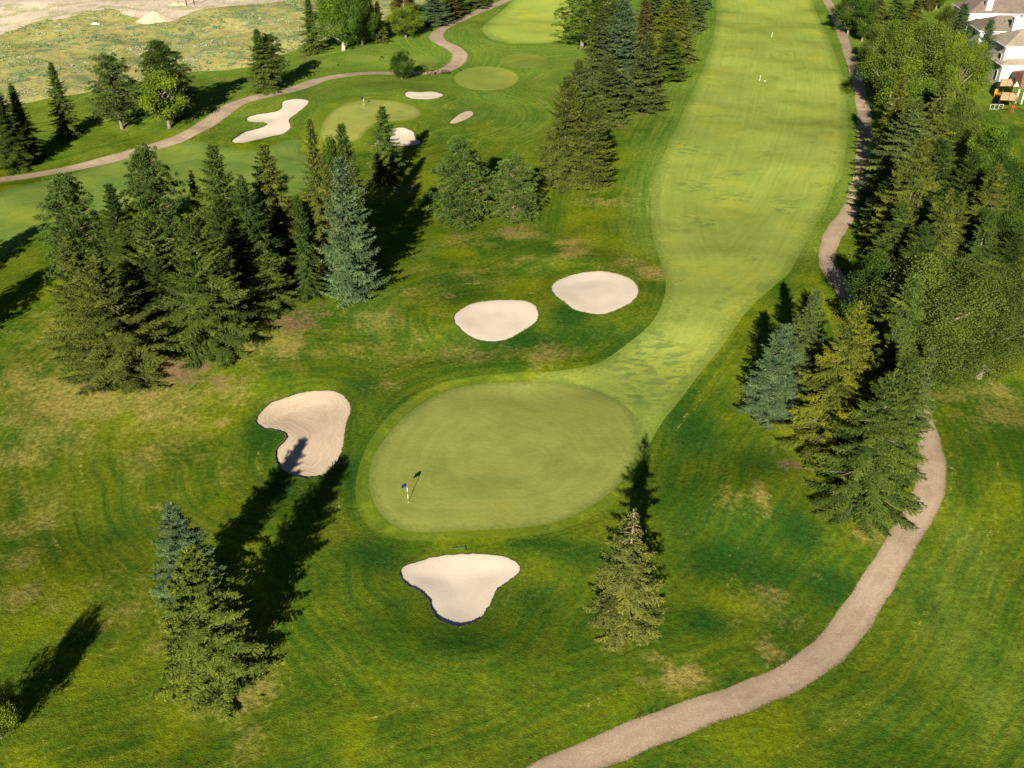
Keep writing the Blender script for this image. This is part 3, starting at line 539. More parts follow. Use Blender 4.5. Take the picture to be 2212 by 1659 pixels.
TREES=[
 (SP,'S0',367,1088,1304,150,'blue','blue green spruce standing close behind the yellow green spruce left of the front bunker',G5),
 (SP,'S2',402,1192,1468,210,'near','wide yellow green spruce nearest the camera, left of the heart shaped bunker',G5),
 (SP,'S4',1370,1103,1366,178,'warm','thin spruce with a bare brown top between the front bunker and the gravel path',G5),
 (SP,'S6',1933,806,1088,235,'green','big drooping spruce beside the bend of the right gravel path, lowest of its clump',G3),
 (SP,'S0',1976,757,1010,140,'green','grey green spruce directly behind the big one at the path bend',G3),
 (SP,'S3',2018,746,930,86,'grey','slim pale spruce at the right edge of the clump by the path bend',G3),
 (SP,'S6',1860,660,965,215,'yellow','yellow green spruce between the silver spruce and the big one at the path bend',G3),
 (SP,'S2',1698,704,898,128,'blue','silver blue spruce at the left end of the clump, next to the fairway shadow',G3),
 (SP,'S0',1764,627,850,112,'grey','grey green spruce behind the silver blue one, its tip near the path',G3),
 (SP,'S1',1978,594,850,160,'green','dark green spruce standing in front of the big olive broadleaf trees',G3),
 (SP,'S1',1940,700,900,110,'green','spruce squeezed between the yellow green one and the broadleaf trees',G3),
 (BR,'B3',2066,560,822,290,'leafo','huge rounded olive broadleaf tree at the right edge above the dry lawn',G3),
 (BR,'B3',2190,575,815,190,'leafo','olive broadleaf tree cut by the right edge of the picture above the dry lawn',G3),
 (BR,'B0',1938,560,745,165,'leafd','darker broadleaf tree shading the path where it disappears',G3),
 (SP,'S3',2143,452,640,128,'green','spruce with long loose boughs at right, behind the huge olive broadleaf',G3),
 (SP,'S3',2056,410,640,130,'olive','yellowish spruce with a forked looking top above the olive broadleaf',G3),
 (SP,'S1',2082,415,600,90,'olive','thin yellowish spruce touching the fork topped one on its right',G3),
 (SP,'S1',1954,432,602,118,'green','spruce with light bough ends beside the lawn strip right of the path',G3),
 (SP,'S6',1998,298,560,175,'olive','tall yellow green spruce in the middle of the right hand row',G3),
 (SP,'S6',1982,212,450,185,'grey','broad blue grey spruce overhanging the shaded stretch of path',G3),
 (SP,'S3',1954,155,380,110,'yellow','yellow tipped spruce standing against the bright broadleaf crown',G3),
 (SP,'S3',2046,155,385,118,'olive','olive spruce right of the yellow tipped one, under the bright crown',G3),
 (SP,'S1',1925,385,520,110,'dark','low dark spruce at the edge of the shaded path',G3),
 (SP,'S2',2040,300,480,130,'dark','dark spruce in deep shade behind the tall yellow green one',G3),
 (BR,'B1',1965,42,250,130,'leafy','left part of the bright poplar clump right of the shaded path',G3),
 (BR,'B1',2040,45,262,160,'poplar','tallest bright poplar in the middle of the poplar clump',G3),
 (BR,'B3',2098,70,290,120,'leafy','right poplar of the clump, beside the houses',G3),
 (BR,'B0',1910,48,150,75,'leafo','thin crowned tree with pale forked trunks beside the path',G3),
 (BR,'B0',1905,110,205,60,'leafd','low dark tree left of the poplars at the path edge',G3),
 (BR,'B0',2000,170,330,120,'leaf','green broadleaf tree filling the foot of the poplar clump',G3),
 (BR,'B0',2085,215,330,90,'leafo','olive tree below the poplars with reddish shoots',G3),
 (BR,'B0',2165,262,400,100,'leaf','bright leaved tree at the right edge below the orange deck',G3),
 (BR,'B0',2195,330,500,100,'leafd','dark broadleaf tree cut by the right edge between deck and dry lawn',G3),
 (BR,'B4',2130,400,520,90,'leafd','shaded broadleaf tree behind the forked looking spruce',G3),
 (SP,'S1',2160,353,540,110,'olive','spruce with yellow bough ends near the right edge, below the bright leaved tree',G3),
 (SP,'S2',2200,500,640,110,'dark','dark conifer cut by the right edge behind the olive broadleaf',G3),
 (SP,'S2',2087,6,152,74,'blue','bluish spruce in front of the white walled far house',G3),
 (SP,'S2',2143,40,182,62,'blue','slender blue spruce between poplar clump and the house with the white chimney',G3),
 (BR,'B0',1850,-30,75,70,'leafd','dark round tree beside the top bend of the right path',G3),
 (SP,'S1',1905,-50,70,80,'olive','olive conifer at the top edge right of the dark round tree',G3),
 (SP,'S3',1950,-40,60,80,'green','green conifer at the top edge between olive conifer and poplars',G3),
 (BR,'B4',1880,-5,90,60,'leafd','small dark tree casting its shadow over the upper right path',G3),
 (SP,'S3',1990,-30,70,70,'olive','olive conifer at the top edge left of the garden lawn',G3),
 (BR,'B0',2062,15,90,64,'leafo','grey green willow like tree left of the bluish spruce by the houses',G3),
 (BR,'B0',2040,-60,20,50,'leafd','dark garden tree at the top edge beside the white walled house',G3),
 (BR,'B2',2014,-10,25,18,'brown','small brownish garden shrub on the lawn near the top edge',G3),
 (BR,'B0',2170,440,600,110,'leafd','dark crowned tree behind the forked looking spruce near the right edge',G3),
 (SP,'S2',2110,330,500,110,'dark','dark shaded spruce between the bright leaved tree and the tall yellow green spruce',G3),
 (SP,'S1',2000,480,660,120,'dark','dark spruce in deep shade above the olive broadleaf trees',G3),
 # middle row
 (SP,'S7',1225,165,394,128,'oliveg','spruce with a yellow green top at the near end of the middle row, left one',G2),
 (SP,'S5',1279,213,402,108,'oliveg','shorter spruce touching the yellow topped one at the near end of the middle row',G2),
 (SP,'S2',1252,129,300,92,'grey','grey spruce just behind the near pair of the middle row',G2),
 (SP,'S5',1317,120,264,100,'grey','dense grey green spruce with soil at its foot, middle row',G2),
 (SP,'S5',1402,70,240,98,'grey','spruce with a visible short trunk beside the fairway, middle row',G2),
 (SP,'S5',1448,62,172,90,'green','round based spruce leaning over bare ground beside the fairway, middle row',G2),
 (SP,'S2',1350,0,205,104,'blue','bluish spruce in the thick of the middle row',G2),
 (SP,'S0',1304,10,190,100,'grey','pale spruce left of the bluish one in the middle row',G2),
 (SP,'S1',1440,8,142,84,'yellow','spruce with golden top shoots in the middle row',G2),
 (SP,'S1',1478,-14,136,84,'olive','olive spruce with hanging boughs at the fairway side of the middle row',G2),
 (SP,'S3',1396,-14,132,90,'brown','brownish olive spruce high in the middle row',G2),
 (SP,'S0',1508,-45,68,64,'grey','blue grey spruce farthest along the fairway side, near the top edge',G2),
 (SP,'S0',1530,-60,20,40,'blue','last small bluish spruce at the top edge beside the fairway',G2),
 (PI_,'P2',1262,-30,106,110,'leaf','bright green pine with short trunk at the left side of the middle row',G2),
 (PI_,'P2',1300,-15,112,90,'dark','dark pine right of the bright green one in the middle row',G2),
 (SP,'S0',1345,-60,80,80,'blue','bluish spruce at the top edge in the middle row',G2),
 (SP,'S2',1420,-70,70,80,'grey','grey spruce at the top edge in the middle row',G2),
 (SP,'S2',1470,-75,50,70,'green','green spruce at the top edge in the middle row next to the fairway',G2),
 # pair of pines
 (PI_,'P1',992,296,486,122,'pineb','left and larger of the two round pines right of the grove',G6),
 (PI_,'P1',1109,332,478,100,'pineb','right pine of the two round ones, its short trunk above bare soil',G6),
 (PI_,'P1',1018,325,455,80,'pine','pine hidden in the shade right behind the larger round pine',G6),
 # left grove
 (SP,'S5',733,342,640,130,'blue','tall blue green spruce with a short pale trunk at the right end of the grove',G1),
 (SP,'S0',736,266,540,104,'green','dark spruce rising behind the tall blue green one',G1),
 (SP,'S1',668,255,560,92,'olive','brown topped slim spruce left of the bunker spruce',G1),
 (BR,'B4',712,286,500,56,'leafd','small dark broadleaf crown wedged between two spruce tips',G1),
 (SP,'S2',757,352,560,96,'grey','grey spruce pressed against the back of the tall blue green one',G1),
 (SP,'S1',703,356,590,84,'olive','olive spruce on the left flank of the tall blue green one',G1),
 (SP,'S1',825,229,386,92,'green','single spruce in front of the half hidden bunker at the far green',G1),
 (SP,'S1',568,311,530,125,'olive','sparse brown topped spruce left of centre in the grove',G1),
 (SP,'S2',626,431,590,76,'olive','short olive spruce in front of the bare soil hollow',G1),
 (SP,'S0',456,313,590,140,'green','tall green spruce with a narrow brownish tip in the middle of the grove',G1),
 (SP,'S6',520,380,655,165,'dark','dark spruce in the grove whose skirts reach the long shadow',G1),
 (SP,'S3',411,368,560,74,'leafy','narrow yellow green spruce top left of the tall green one',G1),
 (PI_,'P0',305,318,600,130,'pineb','blue green pine with a double tip rising above the grove',G1),
 (SP,'S7',308,466,690,160,'green','spruce below the double tipped pine in the grove',G1),
 (SP,'S0',234,396,620,110,'dark','thin topped dark spruce between the round pine and the double tipped one',G1),
 (PI_,'P0',128,378,612,132,'pineb','round headed blue green pine at the left end of the grove',G1),
 (SP,'S7',148,520,760,185,'oliveg','olive spruce at the left front of the grove with golden tip',G1),
 (SP,'S7',203,566,800,240,'oliveg','very wide olive spruce at the front corner of the grove above exposed roots',G1),
 (SP,'S7',410,468,748,208,'green','broad grey green spruce in front of the grove with roots showing',G1),
 (SP,'S2',330,560,730,150,'dark','dark spruce hidden between the two broad front spruces',G1),
 (SP,'S1',560,520,665,120,'green','low spruce at the right front of the grove in shadow',G1),
 (SP,'S1',640,420,640,70,'dark','dark narrow spruce between grove and tall blue green spruce',G1),
 (SP,'S2',470,430,640,120,'dark','dark spruce filling the middle of the grove behind the broad grey green one',G1),
 (SP,'S0',265,480,650,120,'green','spruce in the grove whose tip shows between round pine and double tipped pine',G1),
 # far left row
 (SP,'S0',-12,190,362,90,'dark','dark spruce cut by the left edge beyond the cart path',G4),
 (SP,'S3',21,179,344,92,'green','spruce with loose boughs and bare trunk foot, second from the left edge',G4),
 (SP,'S1',108,134,296,70,'green','slim dark spruce standing between its own shadows beyond the path',G4),
 (PI_,'P2',228,120,278,104,'pine','wide crowned pine with a dark trunk beyond the cart path',G4),
 (PI_,'P0',339,89,254,110,'dark','dark pine towering behind the bright yellow green tree',G4),
 (BR,'B4',340,146,277,112,'lime','bright yellow green maple with a pale trunk beside the cart path',G4),
 (SP,'S1',553,62,196,78,'green','spruce with hanging boughs by the path left of the far trees',G4),
 (PI_,'P2',577,76,190,66,'dark','dark tree tucked behind the spruce with hanging boughs',G4),
 (SP,'S1',664,-6,116,64,'green','spruce left of the big cottonwood at the meadow edge',G7),
 (BR,'B1',728,-45,108,118,'leaf','big cottonwood with a thick pale trunk at the meadow edge',G7),
 (BR,'B0',772,-30,98,80,'leafd','darker cottonwood sharing its crown with the big one on its right side',G7),
 (SP,'S1',814,2,92,50,'olive','olive brown spruce right of the cottonwoods',G7),
 (SP,'S1',795,-10,80,44,'dark','dark spruce tip behind the olive brown one',G7),
 (BR,'B0',872,8,82,72,'leafy','round bright green tree beyond the tee beside the path',G7),
 (BR,'B4',868,-30,40,60,'brown','brownish tree top behind the round bright green one',G7),
 (SP,'S2',938,-25,54,74,'blue','blue spruce right of the round bright green tree',G7),
 (SP,'S0',972,-30,38,56,'brown','brownish conifer next to the far blue spruce',G7),
 (SP,'S0',992,-40,30,44,'dark','dark conifer ending the far row by the path',G7),
 (SP,'S2',1035,-40,16,46,'grey','last blue grey conifer at the top edge by the path',G7),
]
for t in TREES: tree(*t)
sh=tree('shrub','B5',864,110,170,44,'leafd','dense dark green round bush standing at the lower edge of the far cart path',None)
# trees left of the frame whose shadows and twigs reach into it
def tree_at(kind,key,x,y,h,rad,colr,label,group):
    cm,tm,h0,r0=PR[key]; o=empty(kind,(x,y,float(hgt(x,y))),tr.uniform(0,6),label,'tree',group); o.scale=(rad/r0,rad/r0,h/h0)
    c=bpy.data.objects.new('crown',cm); COL.objects.link(c); c.parent=o; c.color=(*FC[colr],1)
    t=bpy.data.objects.new('trunk',tm); COL.objects.link(t); t.parent=o
def from_tip(kind,key,px,py,h,rad,*a):
    x,y,_=at(px,py); L=h/math.tan(EL); tree_at(kind,key,x-L*sd[0],y-L*sd[1],h,rad,*a)
from_tip(PI_,'P0',88,490,12.5,3.2,'pineb','pine just outside the left edge throwing the upper long shadow','pines left of the picture')
from_tip(PI_,'P0',140,560,12,3.4,'pine','pine just outside the left edge throwing the lower long shadow','pines left of the picture')
from_tip(BR,'B5',206,1328,5.5,1.7,'lime','slender bright leaved tree cut by the lower left corner',None)
print('trees',len(TREES),round(time.time()-T0,1))
# ------------------------------------------------------------------ meadow plants and small turf
def tufts(name,N,sampler,hs,ws,cols,seed,label,nb=6):
    r=np.random.RandomState(seed); P,sc,ci=sampler(r,N); n=len(P)*nb
    b=np.repeat(P,nb,0); s=np.repeat(sc,nb); an=r.uniform(0,6.28,n); ln=hs*s*r.uniform(.5,1.2,n)
    b=b+np.c_[np.cos(an),np.sin(an),np.zeros(n)]*(ws*s*r.uniform(0,1.2,n))[:,None]
    d=np.c_[np.cos(an)*.6,np.sin(an)*.6,np.ones(n)]*ln[:,None]
    V=diamonds(b,d,ws*s*r.uniform(.6,1.2,n),r.normal(0,1,(n,3))+np.array([0,-1,.3]),.2)
    m=M(name,.9,.1); a=m.at('vary'); ramp=m.n('ValToRGB',{'Fac':a}); e=ramp.color_ramp; e.interpolation='LINEAR'
    for i,c in enumerate(cols):
        el=e.elements[i] if i<2 else e.elements.new(i/(len(cols)-1)); el.position=i/(len(cols)-1); el.color=(*c,1)
    for i,c in enumerate(cols): e.elements[i].color=(*c,1)
    m.col(ramp.outputs[0])
    me=quads_obj(name,V,np.clip(np.repeat(ci,nb)+r.normal(0,.06,n),0,1),np.zeros(n),m.m)
    o=bpy.data.objects.new(name,me); COL.objects.link(o); tag(o,label,None,None,'stuff'); return o
def meadow_s(r,N):
    mn,mx=meadow.min(0),meadow.max(0); P=r.uniform(mn,mx,(N*3,2)); P=P[inside(P,meadow)&~inside(P,dirt)]
    q=np.random.RandomState(8); f=np.zeros(len(P)); g=np.zeros(len(P))
    for wl in (26,17,11,7,5,3.4):
        for _ in range(3):
            a=q.uniform(0,6.28); kx,ky=math.cos(a)/wl*6.28*.6,math.sin(a)/wl*6.28; f+=np.sin(kx*P[:,0]+ky*P[:,1]+q.uniform(0,6.28)+1.2*np.sin(ky*.5*P[:,0])); 
            a=q.uniform(0,6.28); kx,ky=math.cos(a)/wl*6.28*.6,math.sin(a)/wl*6.28; g+=np.sin(kx*P[:,0]+ky*P[:,1]+q.uniform(0,6.28)+1.2*np.sin(kx*.5*P[:,1]))
    k=f>.2; P=P[k][:N]; g=np.clip(.48+.13*g[k][:N]+r.normal(0,.12,len(P)),0,1)
    return np.c_[P,hgt(P[:,0],P[:,1])],r.uniform(.6,1.6,len(P)),g
tufts('meadow_plants',30000,meadow_s,.28,.15,[(.09,.15,.07),(.13,.19,.08),(.18,.22,.07),(.20,.24,.11),(.28,.31,.19)],3,'grey green weeds and pale flowering plants covering the wild meadow',6)
def edge_s(polys,spread):
    def f(r,N):
        Q=np.vstack(polys); i=r.randint(0,len(Q),N); P=Q[i]+r.normal(0,spread,(N,2)); return np.c_[P,hgt(P[:,0],P[:,1])-.01],r.uniform(.5,1.3,N),r.rand(N)
    return f
near=[p[(p[:,1]<120)] for p in (bunk[0],bunk[1],bunk[2],bunk[3])]
tufts('edge_grass',5200,edge_s([resample(q,.03,False) for q in near],.035),.05,.035,[(.05,.10,.012),(.10,.14,.02),(.18,.17,.05)],4,'short ragged grass growing along the rims of the near bunkers',4)
pe=path2[(path2[:,1]<110)]; pe=resample(np.vstack([pe]),.3)
tufts('edge_grass',9000,edge_s([resample(q,.05,False) for q in (path2[:len(path2)//2],path2[len(path2)//2:]) for q in [q[q[:,1]<100]]],.07),.05,.04,[(.06,.10,.012),(.12,.14,.03),(.24,.20,.08)],5,'ragged grass growing along both sides of the near gravel path',4)
# ------------------------------------------------------------------ small course furniture
m_white=simple('white_paint',(.8,.78,.7),.5,.3,.05); m_blackp=simple('black_paint',(.02,.02,.02),.5,.3); m_blue=simple('blue_cloth',(.006,.016,.10),.8,.1)
m_brown=simple('brown_wood',(.055,.026,.018),.7,.2,.3,5); m_dgreen=simple('dark_green_paint',(.012,.02,.014),.5,.3); m_grn=simple('green_fibreglass',(.06,.16,.11),.5,.3)
def flag(px,py,label):
    x,y,z=at(px,py); o=empty('flagstick',(x,y,z),0,label,'flagstick','flagsticks on the greens'); H_=2.25
    zs=[0,.52,.95,1.3,1.75,H_]; ms=[m_yel,m_white,m_yel,m_white,m_yel]
    MB().tube([(0,0,0),(0,0,H_)],.022,8).build('pole',m_yel,o)
    for i in (1,3): MB().tube([(0,0,zs[i]),(0,0,zs[i+1])],.028,8).build('white_band',m_white,o)
    f=MB(); vs=[];n=7
    for i in range(n+1):
        t=i/n; w=-.50*t; drop=-.16*t*t; sw=.07*math.sin(t*5)
        for k,th in ((H_-.02,.008),(H_-.40,.008)):
            vs.append((w,sw-th,k+drop)); vs.append((w,sw+th,k+drop))
    fs=[]
    for i in range(n):
        a=i*4;b=a+4; fs+=[(a,b,b+2,a+2),(a+1,a+3,b+3,b+1),(a,a+1,b+1,b),(a+2,b+2,b+3,a+3)]
    fs+=[(0,2,3,1),(4*n,4*n+1,4*n+3,4*n+2)]
    f.add(vs,fs); f.build('flag',m_blue,o); c=MB(); c.tube([(0,0,-.02),(0,0,.012)],.07,14); c.build('cup',m_white,o)
m_yel=simple('ochre_paint',(.25,.20,.05),.5,.3)
flag(882,1085,'blue flag on a banded stick on the large near putting green'); flag(786.5,233,'small dark flag on its stick on the far putting green')
def rake(h,t,label):
    x,y,z=at(*h); x2,y2,z2=at(*t); a=math.atan2(y2-y,x2-x); L=math.hypot(x2-x,y2-y)
    o=empty('bunker_rake',(x,y,z+.04),a,label,'rake','bunker rakes'); p=MB(); p.tube([(0,0,.03),(L,0,.06)],.022,6); p.build('handle',m_grn,o)
    q=MB(); q.box(-.04,.04,-.32,.32,0,.05,.01)
    for k in range(13): q.box(-.012,.012,-.31+k*.05,-.29+k*.05,-.07,0)
    q.build('rake_head',m_blackp,o)
rake((1006,1184),(974,1188),'rake lying on the grass just above the heart shaped bunker'); rake((719,1002),(748,999),'rake lying across the right rim of the kidney shaped bunker')
def post(px,py,label,h=1.1):
    x,y,z=at(px,py); o=empty('yardage_post',(x,y,z),0,label,'marker post','white marker posts on the long fairway'); p=MB(); p.tube([(0,0,0),(0,0,h-.06),(0,0,h)],[.06,.06,.035],10); p.build('pole',m_white,o); b=MB(); b.tube([(0,0,h*.6),(0,0,h*.72)],.064,10); b.build('band',m_blackp,o)
post(1667,80,'white marker post farther up the long fairway'); post(1641,174,'white marker post nearer on the fairway, beside a small white plate')
x,y,z=at(1652,175); p=MB(); p.tube([(x,y,z),(x,y,z+.07),(x,y,z+.09)],[.22,.22,.18],16); tag(p.build('marker_plate',m_white),'small round white plate in the fairway turf beside the nearer post','plate')
def A9(cx,cy): return (796.3+.096*cx,115+.096*cy)
x,y,z=at(*A9(1335,505)); o=empty('hole_sign',(x,y,z),R(20),'tall narrow brown tee sign standing left of the brown bin by the far path','sign')
p=MB(); p.box(-.06,.06,-.06,.06,0,2.0,.01); p.build('post',m_brown,o); p=MB(); p.box(-.16,.16,-.1,-.062,.75,1.95,.012); p.build('sign_board',m_dkb:=simple('dark_brown_board',(.05,.018,.015),.6,.3),o)
x,y,z=at(*A9(1440,488)); o=empty('litter_bin',(x,y,z),R(8),'reddish brown boxy bin between the tee sign and the ball washer','bin')
p=MB(); p.box(-.36,.36,-.33,.33,.05,.98,.02)
for k in range(6): p.box(-.345+k*.12,-.25+k*.12,-.355,-.332,.08,.94)
p.build('body',simple('red_brown_panels',(.13,.052,.042),.6,.2),o); p=MB(); p.box(-.41,.41,-.38,.38,.982,1.06,.02); p.build('lid',m_brown,o)
x,y,z=at(*A9(1568,488)); o=empty('ball_washer',(x,y,z),0,'slim dark ball washer on a post left of the bench','ball washer')
p=MB(); p.tube([(0,0,0),(0,0,.75)],.035,8); p.build('post',m_dgreen,o); p=MB(); p.tube([(0,0,.752),(0,0,.8),(0,0,1.1),(0,0,1.16)],[.08,.12,.12,.06],12); p.build('washer_body',m_dgreen,o); p=MB(); p.tube([(0,0,1.162),(0,0,1.38)],.016,6); p.tube([(-.08,0,1.38),(.08,0,1.38)],.025,6); p.build('plunger',m_blackp,o)
x,y,z=at(*A9(1722,478)); o=empty('park_bench',(x,y,z),R(-4),'brown slatted wooden bench beside the far tee','bench')
p=MB()
for k in range(4): p.box(-.95,.95,.0+k*.12,.10+k*.12,.42,.46)
p.build('seat',m_brown,o); p=MB()
for k in range(3): p.box(-.95,.95,.50+k*.03,.53+k*.03,.52+k*.14,.63+k*.14)
p.build('backrest',m_brown,o)
for sx_ in(-.8,.8):
    p=MB(); p.box(sx_-.035,sx_+.035,.02,.09,0,.418); p.box(sx_-.035,sx_+.035,.40,.47,0,.418); p.box(sx_-.035,sx_+.035,.09,.40,.34,.415); p.tube([(sx_,.55,.1),(sx_,.60,.9)],.03,6); p.build('leg',m_blackp,o)
def teemark(px,py,label,s=1.0):
    x,y,z=at(px,py); o=empty('tee_marker',(x,y,z),tr.uniform(0,3),label,'tee marker','dark tee markers'); o.scale=(s,s,s)
    p=MB(); p.tube([(0,0,0),(0,0,.12)],.03,8); p.build('spike',m_blackp,o); p=MB(); n=8
    p.tube([(0,0,.122),(0,0,.16),(0,0,.25),(0,0,.34),(0,0,.37)],[.08,.17,.2,.15,.05],14); p.build('marker_head',m_dgreen,o)
for (a,b_),lb,s in (((285,100),'upper dark tee marker left of the round bush',1.1),((322,126),'lower right dark tee marker left of the round bush',1.),((258,135),'small lower left dark tee marker left of the round bush',.7),((2040,385),'left dark tee marker just right of the bench',1.),((2068,405),'right dark tee marker at the rim of the oval tee',1.2)):
    teemark(*A9(a,b_),lb,s)
teemark(*cr(2,(710,506))[0],'lone dark tee marker farther left on the small tee',.9)
# dirt piles, poles and slab on the cleared ground
m_pile=simple('pile_earth',(.48,.38,.25),.95,.05,.15,1.5)
def pile(px,py,w,h,label,seed):
    x,y,z=at(px,py); r=np.random.RandomState(seed); vs=[];fs=[];n=28;m_=9
    for j in range(m_):
        t=j/(m_-1)
        for k in range(n):
            a=2*math.pi*k/n; rr=w*(1-t)*(1+.10*math.sin(3*a+seed)+.06*math.sin(7*a))+.05; vs.append((rr*math.cos(a),rr*.7*math.sin(a),-.15+h*(t**1.05)+r.normal(0,.06)))
    for j in range(m_-1):
        for k in range(n): fs.append((j*n+k,j*n+(k+1)%n,(j+1)*n+(k+1)%n,(j+1)*n+k))
    fs.append(tuple((m_-1)*n+k for k in range(n)))
    p=MB().add(vs,fs); o=p.build('dirt_pile',m_pile); o.location=(x,y,z); tag(o,label,'dirt pile','piles of earth on the cleared ground')
pile(333,44,5.2,2.6,'pointed pile of sandy earth on the cleared ground behind the meadow',1); pile(*cr(1,(1350,42))[0],2.4,.9,'low earth mound left of the two dark poles',2); pile(*cr(1,(1405,40))[0],1.9,.7,'lower small mound touching the left dark pole',3)
for i,(c_,lb) in enumerate(((1440,'left dark wooden pole on the cleared ground at the top edge'),(1499,'right dark wooden pole on the cleared ground at the top edge'))):
    x,y,z=at(*cr(1,(c_,42-i*8))[0]); o=MB().tube([(0,0,0),(.05,0,2.2),(0,0,3.6)],[.16,.15,.12],8).build('wooden_pole',m_brown); o.location=(x,y,z); tag(o,lb,'pole','dark poles on the cleared ground')
x,y,z=at(*cr(1,(738,188))[0]); o=MB().box(-1.2,1.1,-.5,.5,0,.25,.04).box(-.7,.5,-.3,.4,.252,.5,.04).build('concrete_slab',simple('concrete',(.55,.53,.48),.9,.1,.2)); o.location=(x,y,z); o.rotation_euler[2]=.3; tag(o,'broken pale slab lying among the meadow weeds','slab')
# ------------------------------------------------------------------ houses
def shingle(name,c):
    m=M(name,.9,.1); p=m.P(); n=m.noise(p,1.5,5,.7); w=m.n('TexWave',{'Vector':p,'Scale':1.6,'Distortion':.4},bands_direction='Z',wave_type='BANDS').outputs['Fac']; n2=m.noise(p,.3,3)
    k=m.ma('ADD',m.mr(n,.3,.7,.8,1.15),m.mr(w,0,1,-.08,.08)); hs=m.n('HueSaturation',{'Color':m.mix(m.mr(n2,.4,.6),c,tuple(x*.85 for x in c)),'Value':k}).outputs[0]; m.col(hs); m.bump(w,.5,.05); return m.m
m_r1=shingle('grey_brown_shingles',(.20,.155,.115)); m_r2=shingle('tan_shingles',(.30,.245,.18)); m_r3=shingle('brown_shingles',(.30,.16,.09))
m_stucco=simple('white_stucco',(.62,.60,.58),.85,.1,.05,1.5); m_pink=simple('cream_stucco',(.60,.50,.42),.85,.1,.06,1.5); m_glass=simple('window_glass',(.02,.03,.04),.1,.6); m_trim=simple('white_trim',(.8,.78,.76),.5,.3,.04)
m_deck=simple('orange_deck_boards',(.66,.42,.21),.7,.2,.12,2.5); m_or=simple('orange_plastic',(.75,.25,.02),.5,.3,.08); m_red=simple('red_plastic',(.6,.06,.04),.5,.3)
def house(name,px,py,ez,yaw,w,d,rise,mw,mr_,label,chim=None,wins=(),into=None):
    x,y=at0(px,py,ez); z0=float(hgt(x,y))
    if into: o=into; z0=o.location[2]
    else: o=empty(name,(x,y,z0),R(yaw),label,'house','houses at the top right corner')
    e=ez-z0; n0=len(o.children) if into else 0; made0=set(bpy.data.objects)
    ov=.5
    MB().box(ov,w-ov,ov,d-ov,-.3,e-.02).build('wall',mw,o)
    rr=MB(); i=min(w,d)/2
    v=[(0,0,e),(w,0,e),(w,d,e),(0,d,e),(i,i if d<=w else i,e+rise),(w-i,d-i if d<=w else d-i,e+rise)]
    if d<=w: v[4]=(i,d/2,e+rise); v[5]=(w-i,d/2,e+rise); fs=[(0,1,5,4),(1,2,5),(2,3,4,5),(3,0,4)]
    else: v[4]=(w/2,i,e+rise); v[5]=(w/2,d-i,e+rise); fs=[(0,1,4),(1,2,5,4),(2,3,5),(3,0,4,5)]
    rr.add(v,fs+[(3,2,1,0)]); rf=rr.build('roof',mr_,o)
    g=MB(); t=.16; g.box(-.06,w+.06,-.10,-.003,e-t,e+.03); g.box(-.10,-.003,-.003,d+.003,e-t,e+.03); g.box(w+.003,w+.10,-.003,d+.003,e-t,e+.03); g.box(-.06,w+.06,d+.003,d+.10,e-t,e+.03); g.build('gutter',m_trim,o)
    if chim:
        cx,cy,cw,cd,ch=chim; c=MB(); c.box(cx,cx+cw,cy,cy+cd,0,ch); co=c.build('chimney',mw,o); c=MB(); c.box(cx-.08,cx+cw+.08,cy-.08,cy+cd+.08,ch+.002,ch+.14,.03); c.build('cap',m_trim,co); c=MB(); c.tube([(cx+cw/2,cy+cd/2,ch+.142),(cx+cw/2,cy+cd/2,ch+.7)],.12,10); c.build('flue',m_blackp,co)
    for k,(wx,wz,ww,wh,side) in enumerate(wins):
        if side=='f': a=(wx,wx+ww,ov-.07,ov-.003); b=(wx+.08,wx+ww-.08,ov-.085,ov-.072)
        else: a=(ov-.07,ov-.003,wx,wx+ww); b=(ov-.085,ov-.072,wx+.08,wx+ww-.08)
        f=MB().box(*a,wz,wz+wh).build('window',m_trim,o); MB().box(*b,wz+.08,wz+wh-.08).build('pane',m_glass,f)
    for k in range(3):
        v_=MB(); a=w*(.25+.22*k); v_.tube([(a,d*.3,e+rise*.45),(a,d*.3,e+rise*.45+.75)],.07,6); v_.build('vent_pipe',m_blackp,o)
    if into:
        c_,s_=math.cos(o.rotation_euler[2]),math.sin(o.rotation_euler[2]); dx_,dy_=x-o.location[0],y-o.location[1]
        for q in set(bpy.data.objects)-made0:
            if q.parent is o: q.location=(dx_*c_+dy_*s_,-dx_*s_+dy_*c_,0)
    return o
house('family_house',2092,29,5.6,-4,34,13,3.2,m_stucco,m_r1,'far white walled house with a long grey brown roof at the top right corner',chim=(4.6,1.2,1.5,1.3,8.3),wins=((2,2.6,1.6,1.4,'f'),(8,2.6,2.2,1.4,'f'),(14,2.6,1.6,1.4,'f')))
house('family_house',2116,67,5.2,-6,26,11,2.6,m_stucco,m_r1,'white house with a big white chimney block, second from the top edge',chim=(7.2,-.6,3.4,1.6,7.6),wins=((2,2.4,1.5,1.4,'f'),(4,2.2,1.4,1.3,'l')))
hc=house('family_house',2164,141,4.6,-2,22,9,1.9,m_pink,m_r2,'cream walled house with tan shingles and a low front wing, nearest the camera',chim=None,wins=((2.0,1.2,.9,2.0,'l'),(6,2.2,1.6,1.4,'f')))
house('',2172,100,8.2,-2,20,10,2.6,m_pink,m_r2,None,into=hc,wins=((1.6,5.2,1.3,1.3,'l'),))
